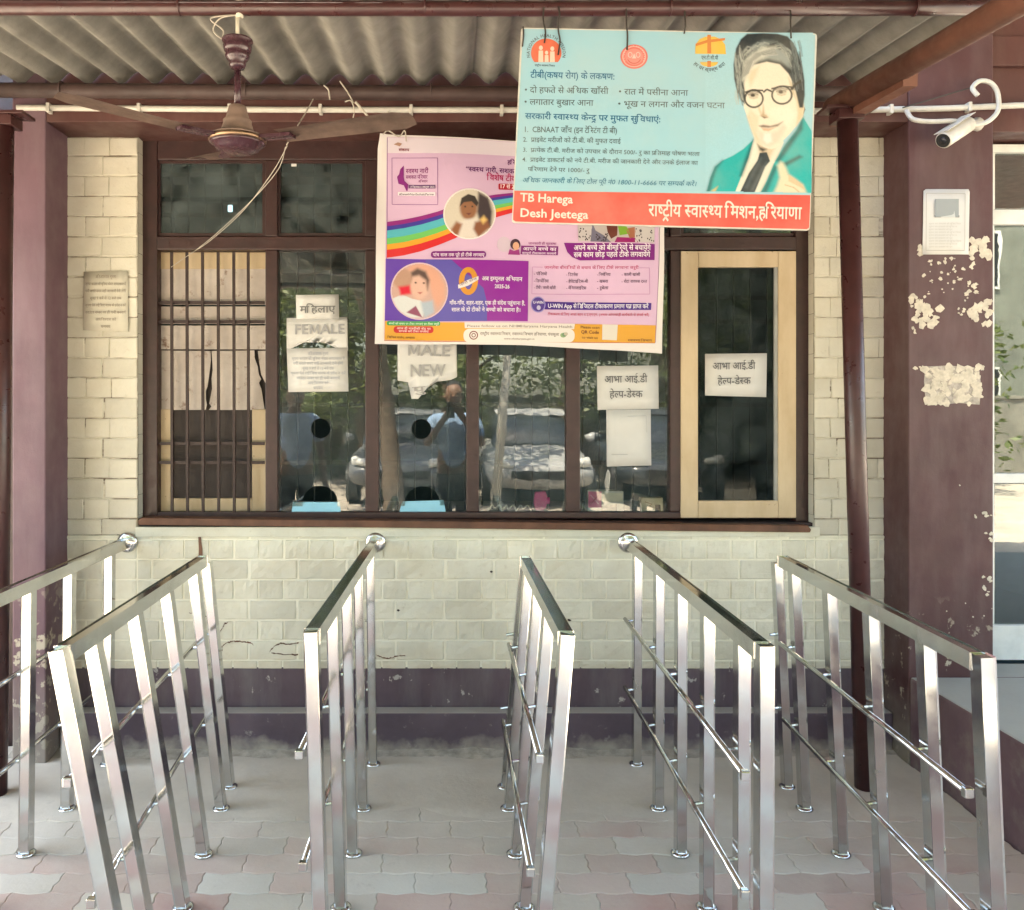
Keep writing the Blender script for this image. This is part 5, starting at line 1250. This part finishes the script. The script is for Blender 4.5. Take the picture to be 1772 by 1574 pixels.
def car(x, y, c, label, rz=0):
    """a parked saloon seen nose-on: lofted shell, glasshouse, wheels, lamps"""
    t = thing('parked_car', label, 'car', (x, y, 0), 'cars parked across the yard')
    m = plain('car_paint', c, .25, 0, .05, 3, 0, .6)
    st = [(.0, .62, .42, .60), (.10, .78, .30, .66), (.55, .84, .24, .80), (1.25, .86, .22, .92), (2.0, .87, .22, .95), (3.2, .87, .22, .97), (3.9, .84, .26, .98), (4.15, .74, .40, .90)]
    def loft(stations, n=20, e=3.2):
        bm = BM(); rings = []
        for yy, hw, zb, zt in stations:
            r_ = []
            for i in range(n):
                a = 2*math.pi*i/n; ca, sa = math.cos(a), math.sin(a)
                r_.append(bm.verts.new((x+hw*math.copysign(abs(ca)**(2/e), ca), y-yy, (zb+zt)/2+(zt-zb)/2*math.copysign(abs(sa)**(2/e), sa))))
            rings.append(r_)
        for a, b_ in zip(rings, rings[1:]):
            for k in range(n): bm.faces.new((a[k], a[(k+1) % n], b_[(k+1) % n], b_[k]))
        bm.faces.new(rings[0]); bm.faces.new(rings[-1]); return bm
    link('body', loft(st), m, t, smooth=True)
    link('glasshouse', loft([(1.15, .70, .86, .95), (1.75, .66, .86, 1.36), (2.3, .63, .86, 1.46), (3.0, .63, .86, 1.44), (3.75, .68, .86, .98)]), plain('dark_car_glass', (.02, .025, .03), .04, bump=0, spec=.8), t, smooth=True)
    link('roof_panel', loft([(1.78, .60, 1.37, 1.40), (2.3, .60, 1.445, 1.485), (3.0, .60, 1.43, 1.465), (3.25, .58, 1.33, 1.37)]), m, t, smooth=True)
    for sx in (-1, 1):
        bm = BM(); tube(bm, [(x+sx*.42, y-.02, .66), (x+sx*.70, y-.13, .70)], [.055, .075], 12); link('headlight', bm, M['alu'], t, smooth=True)
        bm = BM(); tube(bm, [(x+sx*.86, y-1.45, 1.0), (x+sx*1.0, y-1.42, 1.02)], [.05, .08], 10); link('wing_mirror', bm, m, t, smooth=True)
        for yy in (.78, 3.35):
            bm = BM(); tube(bm, [(x+sx*.70, y-yy, .31), (x+sx*.88, y-yy, .31)], .31, 24); wh = link('wheel', bm, M['black'], t)
            bm = BM(); tube(bm, [(x+sx*.87, y-yy, .31), (x+sx*.887, y-yy, .31)], .19, 18); link('rim', bm, M['alu'], wh)
    bm = BM(); box(bm, x-.45, x+.45, y-.01, y+.02, .44, .56, .01); link('grille', bm, M['black'], t)
car(1.35, -4.7, (.34, .34, .33), 'white parked car across the yard with its nose to the counter')
car(-.75, -4.9, (.15, .155, .16), 'silver parked car across the yard under the leaning tree')
car(3.4, -5.0, (.03, .035, .04), 'black parked car across the yard right of the white one')

def skin(name, chains, mat, parent, lv=2):
    """chains: lists of (x,y,z,r) sharing start points by coordinate -> one skinned surface"""
    V = []; Rr = []; E_ = []; idx = {}
    for ch in chains:
        pv_ = None
        for x, y, z, r in ch:
            k = (round(x, 4), round(y, 4), round(z, 4))
            if k not in idx: idx[k] = len(V); V.append((x, y, z)); Rr.append(r)
            if pv_ is not None and pv_ != idx[k]: E_.append((pv_, idx[k]))
            pv_ = idx[k]
    me = bpy.data.meshes.new(name); me.from_pydata(V, E_, []); me.materials.append(mat)
    o = bpy.data.objects.new(name, me); col.objects.link(o)
    md = o.modifiers.new('skin', 'SKIN'); md.use_smooth_shade = True
    for i, sv in enumerate(me.skin_vertices[0].data): sv.radius = (Rr[i], Rr[i]); sv.use_root = i == 0
    o.modifiers.new('sub', 'SUBSURF').levels = lv; o.modifiers['sub'].render_levels = lv
    if parent: o.parent = parent
    return o
def person(loc, label, arms, rot=0, shirt=(.22, .33, .50)):
    t = thing('person', label, 'person', loc); t.rotation_euler.z = rot
    sk = M['skin']; P = (0, 0, .95, .13)
    body = [[P, (0, .01, 1.15, .12), (0, .0, 1.36, .13), (0, .0, 1.46, .06), (0, .015, 1.53, .055), (0, .03, 1.60, .083), (0, .025, 1.68, .088), (0, .02, 1.73, .06)],
            [(0, .03, 1.60, .083), (0, .112, 1.61, .018), (0, .118, 1.592, .016)]]
    for s in (-1, 1):
        body.append([P, (s*.09, 0, .90, .09), (s*.10, .02, .50, .062), (s*.105, 0, .10, .042), (s*.11, .14, .035, .035)])
        body.append([(0, .03, 1.60, .083), (s*.083, .02, 1.60, .018), (s*.094, .01, 1.615, .014)])
        sh, el_, wr = arms[s]
        body.append([(0, .0, 1.36, .13), (s*.17, 0, 1.38, .062)]+[(s*.2, 0, 1.36, .055), el_+(.04,), wr+(.027,)])
        hd = Vector(wr)-Vector(el_); hd.normalize(); sd = hd.cross(Vector((0, 1, .2))).normalized()
        pm = Vector(wr)+hd*.055
        body.append([wr+(.027,), tuple(pm)+(.03,)])
        for i, L in enumerate((.06, .075, .08, .07)):
            q0 = pm+sd*(.012*(i-1.5))+hd*.02; q1 = q0+hd*L*.55+Vector((0, .012, 0)); q2 = q0+hd*L+Vector((0, .032, 0))
            body.append([tuple(pm)+(.03,), tuple(q0)+(.009,), tuple(q1)+(.0085,), tuple(q2)+(.007,)])
        q0 = Vector(wr)+hd*.03+sd*-.03; body.append([wr+(.027,), tuple(q0)+(.011,), tuple(q0+hd*.035-sd*.018)+(.009,)])
    skin('body', body, sk, t)
    cl_ = plain('blue_cotton_shirt', shirt, .85, var=.12, scale=8, bump=.3)
    sc_ = [[(0, 0, .88, .155), (0, .01, 1.15, .148), (0, 0, 1.36, .155), (0, 0, 1.44, .085)]]
    for s in (-1, 1):
        sh, el_, wr = arms[s]; m = tuple(Vector((s*.2, 0, 1.36)).lerp(Vector(el_), .75))
        sc_.append([(0, 0, 1.36, .155), (s*.16, 0, 1.38, .08), (s*.2, 0, 1.36, .075), m+(.062,)])
    skin('shirt', sc_, cl_, t)
    tr = [[(0, 0, .92, .148), (0, 0, .86, .14)]]
    for s in (-1, 1): tr.append([(0, 0, .92, .148), (s*.09, 0, .84, .112), (s*.10, .02, .50, .085), (s*.105, 0, .10, .075)])
    skin('trousers', tr, plain('dark_trousers', (.03, .032, .04), .9), t)
    skin('hair', [[(0, -.01, 1.64, .088), (0, .01, 1.715, .09), (0, .035, 1.745, .06)]], plain('black_hair', (.012, .01, .009), .6), t)
    for s in (-1, 1):
        bm = BM(); bmesh.ops.create_uvsphere(bm, u_segments=10, v_segments=8, radius=.011)
        for v in bm.verts: v.co += Vector((s*.032, .104, 1.632))
        o = link('eye', bm, M['black'], None, smooth=True); o.parent = t
    bm = BM(); box(bm, -.024, .024, .100, .112, 1.553, 1.560, .002); o = link('mouth', bm, plain('lips', (.20, .08, .06), .5, bump=0), None); o.parent = t
    return t
M['skin'] = plain('brown_skin', (.20, .11, .07), .55, var=.1, bump=.05)
person((0.03, -.42, 0), 'person in a blue shirt and dark trousers holding up a phone with both hands', {-1: (0, (-.26, .14, 1.14), (-.07, .30, 1.42)), 1: (0, (.26, .14, 1.14), (.07, .30, 1.42))})
person((-1.46, -.25, 0), 'person in a pale blue shirt with arms hanging down, standing in the queue', {-1: (0, (-.25, -.02, 1.10), (-.26, .06, .86)), 1: (0, (.25, -.02, 1.10), (.26, .06, .86))}, R(-25), (.36, .46, .60))
ph = thing('phone', 'black phone held upright in front of the face', 'phone', (.0, -.05, 1.44))
bm = BM(); box(bm, -.038, .038, -.052, -.044, 1.405, 1.545, .003); link('case', bm, M['black'], ph)
bm = BM(); box(bm, -.034, .034, -.0535, -.0522, 1.412, 1.538, .0005); link('screen', bm, plain('phone_screen', (.02, .02, .025), .08, bump=0), ph)
